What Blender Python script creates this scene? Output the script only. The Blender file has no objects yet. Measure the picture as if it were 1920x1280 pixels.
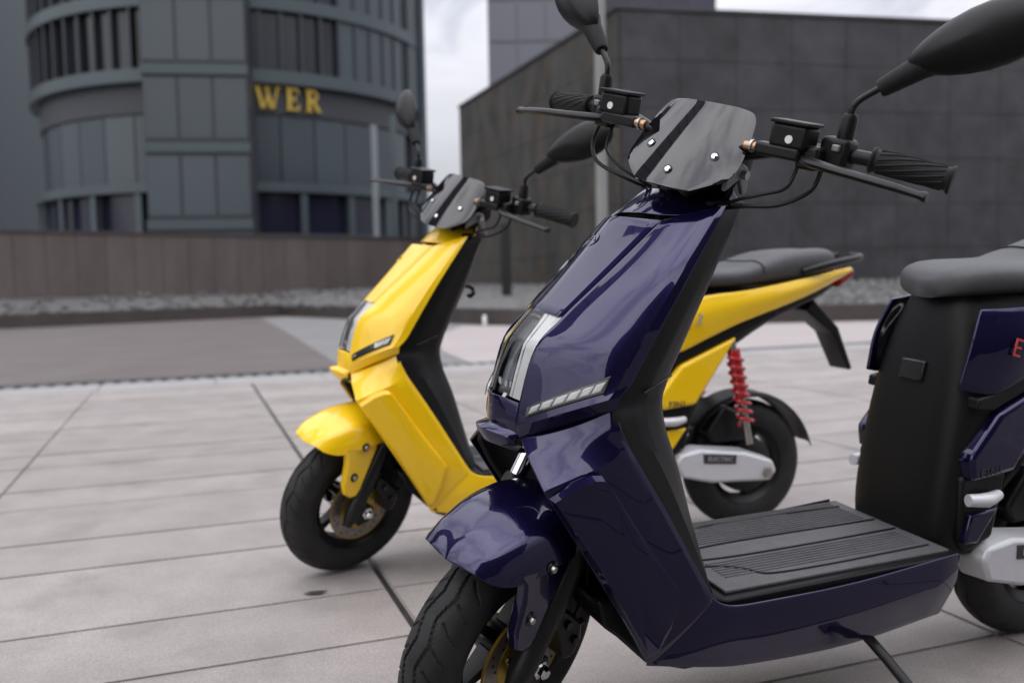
import bpy, bmesh, math, random
from mathutils import Vector, Matrix
random.seed(7)
SC = bpy.context.scene
COL = SC.collection
PI = math.pi

# ------------------------------------------------------------------ camera
CAM_H = 0.81214705
PITCH = 0.06896501
ROLL = 0.0193
cam_d = bpy.data.cameras.new('camera')
cam = bpy.data.objects.new('camera', cam_d)
COL.objects.link(cam)
cam_d.sensor_fit = 'HORIZONTAL'
cam_d.sensor_width = 36.0
cam_d.lens = 36.0 * 1667.2 / 1920.0
cam_d.clip_start = 0.05
cam_d.clip_end = 2000
r0 = Vector((1, 0, 0))
u0 = Vector((0, math.sin(PITCH), math.cos(PITCH)))
fw = Vector((0, math.cos(PITCH), -math.sin(PITCH)))
rx = (r0 - ROLL * u0).normalized()
ux = (u0 + ROLL * r0).normalized()
cam.matrix_world = Matrix(((rx.x, ux.x, -fw.x, 0), (rx.y, ux.y, -fw.y, 0),
                           (rx.z, ux.z, -fw.z, CAM_H), (0, 0, 0, 1)))
cam_d.dof.use_dof = True
cam_d.dof.focus_distance = 1.42
cam_d.dof.aperture_fstop = 3.0
SC.camera = cam

# ------------------------------------------------------------------ world: overcast sky
SUN_EL, SUN_AZ = math.radians(46), math.radians(212)
w = bpy.data.worlds.new('World'); SC.world = w
w.use_nodes = True
nt = w.node_tree; nt.nodes.clear()
N, L = nt.nodes, nt.links
out = N.new('ShaderNodeOutputWorld')
sky = N.new('ShaderNodeTexSky'); sky.sky_type = 'NISHITA'; sky.sun_disc = False
sky.sun_elevation = SUN_EL; sky.sun_rotation = SUN_AZ
bg1 = N.new('ShaderNodeBackground'); bg1.inputs[1].default_value = 0.09
L.new(sky.outputs[0], bg1.inputs[0])
tc = N.new('ShaderNodeTexCoord'); sp = N.new('ShaderNodeSeparateXYZ')
L.new(tc.outputs['Generated'], sp.inputs[0])
az = N.new('ShaderNodeMath'); az.operation = 'ABSOLUTE'; L.new(sp.outputs[2], az.inputs[0])
ad = N.new('ShaderNodeMath'); ad.operation = 'ADD'; L.new(az.outputs[0], ad.inputs[0]); ad.inputs[1].default_value = 0.30
dx = N.new('ShaderNodeMath'); dx.operation = 'DIVIDE'; L.new(sp.outputs[0], dx.inputs[0]); L.new(ad.outputs[0], dx.inputs[1])
dy = N.new('ShaderNodeMath'); dy.operation = 'DIVIDE'; L.new(sp.outputs[1], dy.inputs[0]); L.new(ad.outputs[0], dy.inputs[1])
cb = N.new('ShaderNodeCombineXYZ'); L.new(dx.outputs[0], cb.inputs[0]); L.new(dy.outputs[0], cb.inputs[1])
no = N.new('ShaderNodeTexNoise'); no.inputs['Scale'].default_value = 3.1; no.inputs['Detail'].default_value = 7
no.inputs['Roughness'].default_value = 0.55; no.inputs['Distortion'].default_value = 0.9
of = N.new('ShaderNodeVectorMath'); of.operation = 'ADD'; L.new(cb.outputs[0], of.inputs[0]); of.inputs[1].default_value = (4.3, 1.2, 0.0)
L.new(of.outputs[0], no.inputs[0])
cr = N.new('ShaderNodeValToRGB')
cr.color_ramp.elements[0].position = 0.36; cr.color_ramp.elements[0].color = (0.36, 0.385, 0.47, 1)
cr.color_ramp.elements[1].position = 0.66; cr.color_ramp.elements[1].color = (0.92, 0.92, 0.95, 1)
e = cr.color_ramp.elements.new(0.50); e.color = (0.76, 0.76, 0.82, 1)
L.new(no.outputs[0], cr.inputs[0])
zen = N.new('ShaderNodeMath'); zen.operation = 'MULTIPLY_ADD'      # overcast luminance: brighter overhead
L.new(az.outputs[0], zen.inputs[0]); zen.inputs[1].default_value = 2.45; zen.inputs[2].default_value = 0.33
bg2 = N.new('ShaderNodeBackground'); L.new(zen.outputs[0], bg2.inputs[1])
hz = N.new('ShaderNodeMapRange'); hz.interpolation_type = 'SMOOTHSTEP'      # cloud shapes melt into haze near the horizon
hz.inputs[1].default_value = 0.06; hz.inputs[2].default_value = 0.50; hz.inputs[3].default_value = 0.12; hz.inputs[4].default_value = 1.0
L.new(az.outputs[0], hz.inputs[0])
hm = N.new('ShaderNodeMix'); hm.data_type = 'RGBA'; hm.inputs['A'].default_value = (0.79, 0.79, 0.85, 1)
L.new(hz.outputs[0], hm.inputs['Factor']); L.new(cr.outputs[0], hm.inputs['B'])
L.new(hm.outputs['Result'], bg2.inputs[0])
mxw = N.new('ShaderNodeMixShader'); mxw.inputs[0].default_value = 0.93
L.new(bg1.outputs[0], mxw.inputs[1]); L.new(bg2.outputs[0], mxw.inputs[2]); L.new(mxw.outputs[0], out.inputs[0])

sd = bpy.data.lights.new('sun', 'SUN'); sd.energy = 0.95; sd.angle = math.radians(95); sd.color = (1, 0.96, 0.9)
so = bpy.data.objects.new('sun', sd); COL.objects.link(so)
sdir = Vector((math.sin(SUN_AZ) * math.cos(SUN_EL), math.cos(SUN_AZ) * math.cos(SUN_EL), math.sin(SUN_EL)))
so.rotation_euler = sdir.to_track_quat('Z', 'Y').to_euler()

vs = SC.view_settings
vs.view_transform = 'Standard'; vs.look = 'None'; vs.exposure = 0.38; vs.gamma = 1.0; vs.use_curve_mapping = False
SC.render.engine = 'CYCLES'
SC.cycles.use_denoising = True
try: SC.cycles.denoiser = 'OPENIMAGEDENOISE'
except Exception: pass
SC.cycles.max_bounces = 8
SC.cycles.glossy_bounces = 4
SC.cycles.transparent_max_bounces = 8
SC.cycles.sample_clamp_indirect = 6
SC.cycles.caustics_reflective = False; SC.cycles.caustics_refractive = False

# ------------------------------------------------------------------ materials
MATS = {}
def pm(name, base, rough=0.5, metal=0.0, coat=0.0, spec=0.5, ior=1.5, var=0.0, vscale=20, bump=0.0, bscale=60, coatr=0.03,
       rvar=0.0, random_obj=0.0, detail=5, stretch=None, coord='Object'):
    if name in MATS: return MATS[name]
    m = bpy.data.materials.new(name); m.use_nodes = True
    n, l = m.node_tree.nodes, m.node_tree.links
    b = n['Principled BSDF']
    b.inputs['Base Color'].default_value = (*base, 1)
    b.inputs['Roughness'].default_value = rough
    b.inputs['Metallic'].default_value = metal
    b.inputs['Coat Weight'].default_value = coat
    b.inputs['Coat Roughness'].default_value = coatr
    b.inputs['Specular IOR Level'].default_value = spec
    b.inputs['IOR'].default_value = ior
    t = n.new('ShaderNodeTexCoord')
    vec = t.outputs[coord]
    if stretch:
        mp = n.new('ShaderNodeMapping'); mp.inputs['Scale'].default_value = stretch
        l.new(vec, mp.inputs[0]); vec = mp.outputs[0]
    col = None
    if var > 0:
        x = n.new('ShaderNodeTexNoise'); x.inputs['Scale'].default_value = vscale; x.inputs['Detail'].default_value = detail
        x.inputs['Roughness'].default_value = 0.65
        l.new(vec, x.inputs[0])
        r = n.new('ShaderNodeMapRange'); r.inputs[1].default_value = 0.25; r.inputs[2].default_value = 0.75
        r.inputs[3].default_value = 1 - var; r.inputs[4].default_value = 1 + var
        l.new(x.outputs[0], r.inputs[0])
        h = n.new('ShaderNodeVectorMath'); h.operation = 'SCALE'
        h.inputs[0].default_value = base
        l.new(r.outputs[0], h.inputs['Scale'])
        col = h.outputs[0]
        if rvar > 0:
            r2 = n.new('ShaderNodeMapRange'); r2.inputs[1].default_value = 0.3; r2.inputs[2].default_value = 0.7
            r2.inputs[3].default_value = rough - rvar; r2.inputs[4].default_value = rough + rvar
            l.new(x.outputs[0], r2.inputs[0]); l.new(r2.outputs[0], b.inputs['Roughness'])
    if random_obj > 0:
        oi = n.new('ShaderNodeObjectInfo')
        r = n.new('ShaderNodeMapRange'); r.inputs[3].default_value = 1 - random_obj; r.inputs[4].default_value = 1 + random_obj
        l.new(oi.outputs['Random'], r.inputs[0])
        h = n.new('ShaderNodeVectorMath'); h.operation = 'SCALE'
        if col is not None: l.new(col, h.inputs[0])
        else: h.inputs[0].default_value = base
        l.new(r.outputs[0], h.inputs['Scale']); col = h.outputs[0]
    if col is not None: l.new(col, b.inputs['Base Color'])
    if bump > 0:
        x = n.new('ShaderNodeTexNoise'); x.inputs['Scale'].default_value = bscale; x.inputs['Detail'].default_value = 4
        l.new(vec, x.inputs[0])
        bp = n.new('ShaderNodeBump'); bp.inputs['Strength'].default_value = bump; bp.inputs['Distance'].default_value = 0.002
        l.new(x.outputs[0], bp.inputs['Height']); l.new(bp.outputs[0], b.inputs['Normal'])
    MATS[name] = m
    return m

M_PURPLE = pm('purple_paint', (0.0105, 0.0076, 0.046), rough=0.24, metal=0.65, coat=1.0, coatr=0.012, spec=0.0)
M_YELLOW = pm('yellow_paint', (0.95, 0.59, 0.002), rough=0.35, metal=0.0, coat=0.8, coatr=0.03, spec=0.4)
M_BLACK = pm('black_plastic', (0.0065, 0.0065, 0.007), rough=0.42, var=0.15, vscale=40, bump=0.12, bscale=900, spec=0.24)
M_BLACKG = pm('black_gloss', (0.008, 0.008, 0.009), rough=0.18)
M_BLACKM = pm('black_metal', (0.009, 0.009, 0.010), rough=0.35, var=0.2, vscale=60, spec=0.3)
M_RUBBER = pm('rubber', (0.011, 0.011, 0.012), rough=0.62, var=0.25, vscale=35, bump=0.2, bscale=500, spec=0.3)
M_TYRE = pm('tyre_rubber', (0.017, 0.0165, 0.017), rough=0.60, var=0.55, vscale=18, bump=0.15, bscale=350, spec=0.35)
M_CHROME = pm('chrome', (0.82, 0.83, 0.85), rough=0.10, metal=1.0)
M_STEEL = pm('steel', (0.42, 0.40, 0.38), rough=0.32, metal=1.0, var=0.2, vscale=50)
M_DISC = pm('disc_steel', (0.30, 0.27, 0.25), rough=0.38, metal=0.8, var=0.3, vscale=70)
M_GOLD = pm('gold_anodised', (0.46, 0.30, 0.045), rough=0.36, metal=0.7)
M_BRASS = pm('brass', (0.42, 0.26, 0.15), rough=0.3, metal=0.9)
M_SILVER = pm('silver_cast', (0.62, 0.62, 0.65), rough=0.42, metal=0.25, var=0.05, vscale=40)
M_GREY = pm('grey_metal', (0.22, 0.22, 0.225), rough=0.45, metal=0.4)
M_RED = pm('red_paint', (0.42, 0.008, 0.012), rough=0.3, coat=0.6)
M_REDLENS = pm('red_lens', (0.30, 0.005, 0.005), rough=0.12, coat=0.5)
M_SEAT = pm('seat_vinyl', (0.055, 0.055, 0.060), rough=0.55, var=0.12, vscale=60, bump=0.3, bscale=700)
M_MAT = pm('floor_mat', (0.075, 0.075, 0.079), rough=0.60, var=0.2, vscale=30, bump=0.3, bscale=600)
M_WHITE = pm('white_plastic', (0.78, 0.78, 0.78), rough=0.35)
M_SCREEN = pm('smoked_screen', (0.006, 0.006, 0.008), rough=0.03, ior=1.66, spec=0.5)
M_MIRROR = pm('mirror_glass', (0.85, 0.86, 0.88), rough=0.02, metal=1.0)
M_DARKREFL = pm('dark_reflector', (0.20, 0.21, 0.225), rough=0.24, metal=0.6)
M_REFL = pm('bright_reflector', (0.97, 0.97, 0.975), rough=0.25, metal=0.0, var=0.06, vscale=30)
M_SILVREFL = pm('silver_reflector', (0.93, 0.94, 0.95), rough=0.17, metal=1.0)
M_TEXTDARK = pm('dark_print', (0.03, 0.028, 0.03), rough=0.5)
M_TEXTGREY = pm('grey_print', (0.36, 0.35, 0.36), rough=0.5)
M_TEXTRED = pm('red_print', (0.55, 0.05, 0.03), rough=0.5)

def clear_mat():
    m = bpy.data.materials.new('clear_lens'); m.use_nodes = True
    n, l = m.node_tree.nodes, m.node_tree.links
    n.clear()
    o = n.new('ShaderNodeOutputMaterial'); mx = n.new('ShaderNodeMixShader')
    f = n.new('ShaderNodeFresnel'); f.inputs[0].default_value = 1.5
    t = n.new('ShaderNodeBsdfTransparent'); t.inputs[0].default_value = (0.985, 0.99, 0.99, 1)
    g = n.new('ShaderNodeBsdfGlossy'); g.inputs['Roughness'].default_value = 0.02
    l.new(f.outputs[0], mx.inputs[0]); l.new(t.outputs[0], mx.inputs[1]); l.new(g.outputs[0], mx.inputs[2])
    l.new(mx.outputs[0], o.inputs[0])
    return m
M_CLEAR = clear_mat()

# ------------------------------------------------------------------ mesh helpers
def link(name, me, mat, parent=None):
    o = bpy.data.objects.new(name, me)
    if mat is not None and len(me.materials) == 0: me.materials.append(mat)
    COL.objects.link(o)
    if parent is not None: o.parent = parent
    return o

def smooth(me, angle=35):
    for p in me.polygons: p.use_smooth = True
    try: me.set_sharp_from_angle(angle=math.radians(angle))
    except Exception: pass

def from_data(name, verts, faces, mat, parent=None, sm=True, angle=35, xf=None):
    if xf: verts = [xf(v) for v in verts]
    me = bpy.data.meshes.new(name)
    me.from_pydata([tuple(v) for v in verts], [], faces)
    bm = bmesh.new(); bm.from_mesh(me)
    bmesh.ops.recalc_face_normals(bm, faces=bm.faces)
    bm.to_mesh(me); bm.free()
    me.update()
    if sm: smooth(me, angle)
    return link(name, me, mat, parent)

def from_bm(name, bm, mat, parent=None, sm=True, angle=35):
    bmesh.ops.recalc_face_normals(bm, faces=bm.faces)
    me = bpy.data.meshes.new(name); bm.to_mesh(me); bm.free()
    if sm: smooth(me, angle)
    return link(name, me, mat, parent)

def mods(o, solid=0.0, bevel=0.0, seg=2, ang=40, offset=-1):
    if solid:
        s = o.modifiers.new('solid', 'SOLIDIFY'); s.thickness = solid; s.offset = offset; s.use_even_offset = False
    if bevel:
        b = o.modifiers.new('bevel', 'BEVEL'); b.width = bevel; b.segments = seg; b.limit_method = 'ANGLE'
        b.angle_limit = math.radians(ang); b.harden_normals = False
    return o

def cr_curve(P, n, breaks=()):
    """Catmull-Rom through P, n samples per segment; tangents broken at the given indices."""
    P = [Vector(p) for p in P]; m = len(P); res = []
    for i in range(m - 1):
        a, b = P[i], P[i + 1]
        ta = (b - a) if (i == 0 or i in breaks) else (b - P[i - 1]) * 0.5
        tb = (b - a) if (i + 1 == m - 1 or (i + 1) in breaks) else (P[i + 2] - a) * 0.5
        for k in range(n):
            t = k / n; t2, t3 = t * t, t * t * t
            res.append(a * (2*t3 - 3*t2 + 1) + ta * (t3 - 2*t2 + t) + b * (-2*t3 + 3*t2) + tb * (t3 - t2))
    res.append(P[-1].copy())
    return res

def patch_pts(grid, nu, nv, ub=(), vb=()):
    """grid[row][col] -> dense rows/cols."""
    rows = [cr_curve(r, nv, vb) for r in grid]
    cols = [cr_curve([r[j] for r in rows], nu, ub) for j in range(len(rows[0]))]
    return [[cols[j][i] for j in range(len(cols))] for i in range(len(cols[0]))]

def grid_faces(nr, nc, closed=False):
    f = []
    for i in range(nr - 1):
        for j in range(nc - (0 if closed else 1)):
            j2 = (j + 1) % nc
            f.append((i * nc + j, i * nc + j2, (i + 1) * nc + j2, (i + 1) * nc + j))
    return f

def orient(o, ref):
    """flip so that the average normal points along ref"""
    me = o.data
    s = Vector((0, 0, 0))
    for p in me.polygons: s += p.normal * p.area
    if s.dot(Vector(ref)) < 0:
        me.flip_normals()
    return o

def patch(name, grid, mat, parent, nu=4, nv=4, ub=(), vb=(), solid=0.004, bevel=0.0012, side=1, out_dir=(0, 1, 0), angle=30):
    g = patch_pts([[(p[0], p[1] * side, p[2]) for p in r] for r in grid], nu, nv, ub, vb)
    v = [p for r in g for p in r]
    o = from_data(name, v, grid_faces(len(g), len(g[0])), mat, parent, angle=angle)
    orient(o, (out_dir[0], out_dir[1] * side, out_dir[2]))
    mods(o, solid, bevel, 2, 50)
    return o

def tube_bm(bm, path, rad, seg=12, cap=True, squash=None, up=(0, 0, 1)):
    P = [Vector(p) for p in path]
    if not hasattr(rad, '__len__'): rad = [rad] * len(P)
    rings = []
    for i, p in enumerate(P):
        if i == 0: t = P[1] - P[0]
        elif i == len(P) - 1: t = P[-1] - P[-2]
        else: t = P[i + 1] - P[i - 1]
        t.normalize()
        u = Vector(up)
        if abs(u.dot(t)) > 0.95: u = Vector((1, 0, 0))
        a = t.cross(u).normalized(); b = a.cross(t).normalized()
        sa, sb = squash if squash else (1, 1)
        rings.append([bm.verts.new(p + a * math.cos(2*PI*k/seg) * rad[i] * sa + b * math.sin(2*PI*k/seg) * rad[i] * sb) for k in range(seg)])
    for i in range(len(rings) - 1):
        for k in range(seg):
            bm.faces.new((rings[i][k], rings[i][(k+1) % seg], rings[i+1][(k+1) % seg], rings[i+1][k]))
    if cap:
        bm.faces.new(rings[0][::-1]); bm.faces.new(rings[-1])

def tube(name, path, rad, mat, parent=None, seg=12, curve=0, **k):
    if curve: path = cr_curve(path, curve)
    if hasattr(rad, '__len__') and curve:
        r = []
        for i in range(len(rad) - 1):
            r += [rad[i] + (rad[i+1] - rad[i]) * q / curve for q in range(curve)]
        rad = r + [rad[-1]]
    bm = bmesh.new(); tube_bm(bm, path, rad, seg, **k)
    return from_bm(name, bm, mat, parent, angle=40)

def box_bm(bm, c, s, rot=None):
    r = bmesh.ops.create_cube(bm, size=1.0)
    M = Matrix.Translation(Vector(c)) @ (rot if rot else Matrix.Identity(4)) @ Matrix.Diagonal((s[0], s[1], s[2], 1))
    bmesh.ops.transform(bm, matrix=M, verts=r['verts'])

def box(name, c, s, mat, parent=None, bevel=0.0, rot=None, seg=2):
    bm = bmesh.new(); box_bm(bm, c, s, rot)
    o = from_bm(name, bm, mat, parent, sm=bevel > 0, angle=35)
    if bevel: mods(o, 0, bevel, seg, 30)
    return o

def prism(name, poly, y0, y1, mat, parent=None, bevel=0.0, seg=2, side=1, inset=0.0):
    """poly in (x,z), extruded from y0 to y1 (outer), the outer ring shrunk by inset towards the centroid"""
    n = len(poly)
    cx = sum(p[0] for p in poly) / n; cz = sum(p[1] for p in poly) / n
    v = [(p[0], y0 * side, p[1]) for p in poly]
    for p in poly:
        d = Vector((cx - p[0], cz - p[1])); q = Vector(p) + (d.normalized() * inset if d.length > 0 else d)
        v.append((q.x, y1 * side, q.y))
    f = [tuple(range(n)), tuple(range(n, 2*n))] + [(i, (i+1) % n, n + (i+1) % n, n + i) for i in range(n)]
    o = from_data(name, v, f, mat, parent, sm=True, angle=30)
    if bevel: mods(o, 0, bevel, seg, 25)
    return o

def lathe(name, prof, mat, parent=None, seg=64, loc=(0, 0, 0), closed=True, angle=35):
    """prof of (r,y) spun round the y axis through loc"""
    v = []
    for k in range(seg):
        a = 2*PI*k/seg
        for r, y in prof: v.append((loc[0] + r*math.cos(a), loc[1] + y, loc[2] + r*math.sin(a)))
    n = len(prof); f = []
    for k in range(seg):
        k2 = (k+1) % seg
        for j in range(n - (0 if closed else 1)):
            j2 = (j+1) % n
            f.append((k*n + j, k*n + j2, k2*n + j2, k2*n + j))
    return from_data(name, v, f, mat, parent, angle=angle)

def text(name, body, size, M, mat, parent=None, ext=0.0005, bold=0.0):
    c = bpy.data.curves.new(name, 'FONT'); c.body = body; c.size = size; c.extrude = ext; c.offset = bold
    c.align_x = 'CENTER'; c.align_y = 'CENTER'; c.resolution_u = 3
    o = bpy.data.objects.new(name, c); COL.objects.link(o)
    bpy.context.view_layer.update()
    me = bpy.data.meshes.new_from_object(o)
    bpy.data.objects.remove(o); bpy.data.curves.remove(c)
    me.materials.clear()
    me.transform(M)
    me.name = name
    return link(name, me, mat, parent)

def tag(o, label=None, cat=None, group=None, kind=None):
    if label: o['label'] = label
    if cat: o['category'] = cat
    if group: o['group'] = group
    if kind: o['kind'] = kind
    return o

def empty(name, loc, rot=(0, 0, 0)):
    o = bpy.data.objects.new(name, None); COL.objects.link(o)
    o.location = loc; o.rotation_euler = rot; o.empty_display_size = 0.2
    return o

def lerp(a, b, t): return tuple(a[i] + (b[i] - a[i]) * t for i in range(len(a)))
# ================================================================== setting
def stone_mat(name, base, var=0.25, scale=6, stain=(0.5, 0.4, 0.3), stain_amt=0.0, rough=0.6, rnd=0.1, speck=0.25, spscale=220, streak=None, spec=0.35):
    m = bpy.data.materials.new(name); m.use_nodes = True
    n, l = m.node_tree.nodes, m.node_tree.links
    b = n['Principled BSDF']; b.inputs['Roughness'].default_value = rough; b.inputs['Specular IOR Level'].default_value = spec
    t = n.new('ShaderNodeTexCoord'); g = n.new('ShaderNodeNewGeometry')
    mp = n.new('ShaderNodeMapping'); l.new(g.outputs['Position'], mp.inputs[0])
    if streak: mp.inputs['Scale'].default_value = streak
    def noise(sc, det=6, src=None):
        x = n.new('ShaderNodeTexNoise'); x.inputs['Scale'].default_value = sc; x.inputs['Detail'].default_value = det; x.inputs['Roughness'].default_value = .62
        l.new(src or mp.outputs[0], x.inputs[0]); return x.outputs[0]
    def rng(src, a, bb, lo=.3, hi=.7):
        r = n.new('ShaderNodeMapRange'); r.inputs[1].default_value = lo; r.inputs[2].default_value = hi; r.inputs[3].default_value = a; r.inputs[4].default_value = bb
        l.new(src, r.inputs[0]); return r.outputs[0]
    def mul(x, y):
        q = n.new('ShaderNodeMath'); q.operation = 'MULTIPLY'; l.new(x, q.inputs[0]); l.new(y, q.inputs[1]); return q.outputs[0]
    f = rng(noise(scale), 1 - var, 1 + var)
    f = mul(f, rng(noise(spscale, 3, g.outputs['Position']), 1 - speck, 1 + speck, .35, .65))
    oi = n.new('ShaderNodeObjectInfo'); f = mul(f, rng(oi.outputs['Random'], 1 - rnd, 1 + rnd, 0, 1))
    sc_ = n.new('ShaderNodeVectorMath'); sc_.operation = 'SCALE'; sc_.inputs[0].default_value = base; l.new(f, sc_.inputs['Scale'])
    col = sc_.outputs[0]
    if stain_amt:
        mx = n.new('ShaderNodeMix'); mx.data_type = 'RGBA'
        l.new(rng(noise(scale * .6 + 1, 8), 0, stain_amt, .52, .72), mx.inputs['Factor']); l.new(col, mx.inputs['A'])
        mx.inputs['B'].default_value = (*stain, 1); col = mx.outputs['Result']
    l.new(col, b.inputs['Base Color'])
    bp = n.new('ShaderNodeBump'); bp.inputs['Strength'].default_value = .25; bp.inputs['Distance'].default_value = .002
    l.new(noise(spscale * .5, 4, g.outputs['Position']), bp.inputs['Height']); l.new(bp.outputs[0], b.inputs['Normal'])
    return m

M_SLAB = stone_mat('paving_stone', (.290, .262, .248), var=.12, scale=4.2, stain=(.175, .158, .146), stain_amt=.55, rough=.62, rnd=.10, speck=.17, spscale=190)
M_UNSEENSLAB = stone_mat('unseen_dark_slab', (.105, .092, .088), var=.14, scale=3, rnd=.08, speck=.2, spscale=190)  # added slab stone, dark so the lower scooter panels reflect less light
M_SLABL = stone_mat('light_edge_stone', (.30, .29, .285), var=.10, scale=2.0, rnd=.05, speck=.10)
M_JOINT = stone_mat('joint_dirt', (.115, .105, .098), var=.3, scale=20, speck=.3)
M_JOINTD = stone_mat('joint_dark', (.030, .027, .026), var=.3, scale=20, speck=.3)
M_GREYP = stone_mat('grey_paving', (.195, .192, .190), var=.10, scale=.9, rnd=0, speck=.12, spscale=60)
M_BROWNP = stone_mat('brown_paving', (.125, .108, .104), var=.14, scale=1.2, rnd=0, speck=.2, spscale=60)
M_PINKP = stone_mat('pale_paving', (.372, .333, .325), var=.06, scale=.8, rnd=0, speck=.06, spscale=60)
M_CONC = stone_mat('dark_stone', (.054, .052, .048), var=.42, scale=1.5, stain=(.115, .070, .038), stain_amt=.60, rough=.62, rnd=.07, speck=.15, spscale=30, streak=(1, 1, .45))
M_CONC2 = stone_mat('dark_stone_blue', (.039, .038, .042), var=.38, scale=1.3, rough=.5, rnd=.07, speck=.12, spscale=30)
M_BROWNW = stone_mat('brown_granite', (.103, .085, .083), var=.16, scale=2.0, rough=.5, rnd=.10, speck=.15, spscale=50, streak=(1, 1, .3))
M_PLANTER = stone_mat('dark_granite', (.058, .048, .045), var=.15, scale=2.5, rough=.5, rnd=.12, speck=.15, spscale=50)
M_PEBBLE = stone_mat('pebbles', (.125, .123, .121), var=.30, scale=9, rough=.7, rnd=0, speck=.2, spscale=40)
M_TGREY = pm('tower_panel', (.062, .077, .090), rough=.42, metal=.3, random_obj=.10)
M_TBAND = pm('tower_band', (.060, .080, .090), rough=.4, metal=.3)
M_TDARK = pm('tower_dark_panel', (.030, .033, .042), rough=.5)  # even dark colour of core, mullions, fascia and edge strip
M_TGLASS = pm('tower_glass', (.014, .016, .022), rough=.10, random_obj=.95, var=.6, vscale=1.4, stretch=(1.6, 1.6, .08))
M_TGLASS2 = pm('tower_glass_light', (.044, .058, .070), rough=.22, random_obj=.15)
M_NAVY = pm('navy_glass', (.018, .019, .040), rough=.15, random_obj=.3)
M_FARGREY = pm('far_grey_panel', (.13, .136, .160), rough=.4, random_obj=.03)
M_POLE = pm('pole_paint', (.24, .24, .235), rough=.45, metal=.2, var=.1, vscale=8)
M_POSTW = pm('pale_post_paint', (.17, .19, .205), rough=.5)
M_BLKPOST = pm('black_post_paint', (.012, .012, .013), rough=.4)
M_SIGN = pm('gold_letter', (.50, .34, .06), rough=.35, metal=.55)
M_MASS = pm('dark_facade', (.028, .029, .033), rough=.35, random_obj=.2)

def sheet(name, pts, z, mat, kind='structure'):
    o = from_data(name, [(p[0], p[1], z if len(p) < 3 else p[2]) for p in pts], [tuple(range(len(pts)))], mat, sm=False)
    orient(o, (0, 0, 1)); tag(o, kind=kind); return o

sheet('ground', [(-600, -600), (600, -600), (600, 900), (-600, 900)], -.045, M_GREYP)
PA = math.radians(20)
dv, nv_ = Vector((math.cos(PA), math.sin(PA))), Vector((-math.sin(PA), math.cos(PA)))
def dn(d, n): return dv * d + nv_ * n
sheet('joint_bed', [dn(-14, -8), dn(16, -8), dn(16, 8.30), dn(-14, 8.30)], -.012, M_JOINT)
# one slab of each row depth, shared by all its copies
plaza = empty('plaza_paving', (0, 0, 0)); tag(plaza, kind='structure')
def slab_mesh(L_, W_, mat):
    bm = bmesh.new(); box_bm(bm, (0, 0, -.02), (L_, W_, .04))
    bmesh.ops.bevel(bm, geom=[e for e in bm.edges if all(v.co.z > -.01 for v in e.verts)], offset=.004, segments=2, affect='EDGES')
    bmesh.ops.recalc_face_normals(bm, faces=bm.faces)
    me = bpy.data.meshes.new('slab'); bm.to_mesh(me); bm.free(); me.materials.append(mat); return me
SL = 1.2
rows = [(1.965, 2.30), (2.30, 2.81)]
a = 2.81; k = 0
while a < 7.2:
    wd = .335 if k % 2 == 0 else .51; rows.append((a, a + wd)); a += wd; k += 1
rows.append((a, 7.63))
a = 1.965; k = 0
while a > -1.6:
    wd = .51 if k % 2 == 0 else .335; rows.append((a - wd, a)); a -= wd; k += 1
cache = {}
def put_slab(d0, d1, n0, n1, mat, gap=.0055, gap_d=(.0, .0)):
    L_ = d1 - d0 - gap - gap_d[0] - gap_d[1]; W_ = n1 - n0 - gap
    key = (round(L_, 3), round(W_, 3), mat.name)
    if key not in cache: cache[key] = slab_mesh(L_, W_, mat)
    o = bpy.data.objects.new('paving_slab', cache[key]); COL.objects.link(o); o.parent = plaza
    p = dn((d0 + d1)/2 + (gap_d[0] - gap_d[1])/2, (n0 + n1)/2)
    o.location = (p.x, p.y, random.uniform(-.0012, .0008)); o.rotation_euler = (random.uniform(-.001, .001), random.uniform(-.001, .001), PA)
for n0, n1 in rows:
    for k in range(-6, 7):
        d0 = .475 + SL * k
        ctr = dn(d0 + SL/2, (n0 + n1)/2)
        if ctr.y < -1.2 or abs(ctr.x) > 1.2 + max(ctr.y, 1) * .75: continue
        put_slab(d0, d0 + SL, n0, n1, M_SLAB if n1 > 1.2 else M_UNSEENSLAB, gap_d=(.006 if k == 0 else 0, .006 if k == -1 else 0))  # rows nearest the camera, out of view, added dark for the paint reflections
# paler edge course along the drain
for k in range(-7, 9):
    d0 = .2 + .9 * k
    put_slab(d0, d0 + .9, 7.63, 8.20, M_SLABL, gap=.006)
# soil showing in the wide joint
jo = [dn(.463, 1.0), dn(.487, 1.0), dn(.487, 7.6), dn(.463, 7.6)]
sheet('expansion_joint', jo, -.008, M_JOINTD)
# drain channel: frame and slotted bars
dr = empty('drain_channel', (*dn(0, 8.32), 0)); tag(dr, 'long slotted drain channel set across the plaza paving', 'drain')
dr.rotation_euler = (0, 0, PA)
box('channel', (.5, 0, -.030), (15, .20, .02), M_JOINTD, dr)
for y in (-.11, .11): box('rail', (.5, y, -.010), (15, .02, .022), M_GREY, dr)
bar_me = None
for k in range(110):
    x = -6.5 + k * .127
    if bar_me is None:
        o = box('grate_bar', (0, 0, -.008), (.07, .196, .014), M_GREY, dr); bar_me = o.data; o.location = (x, 0, 0)
    else:
        o = bpy.data.objects.new('grate_bar', bar_me); COL.objects.link(o); o.parent = dr; o.location = (x, 0, 0)
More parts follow.
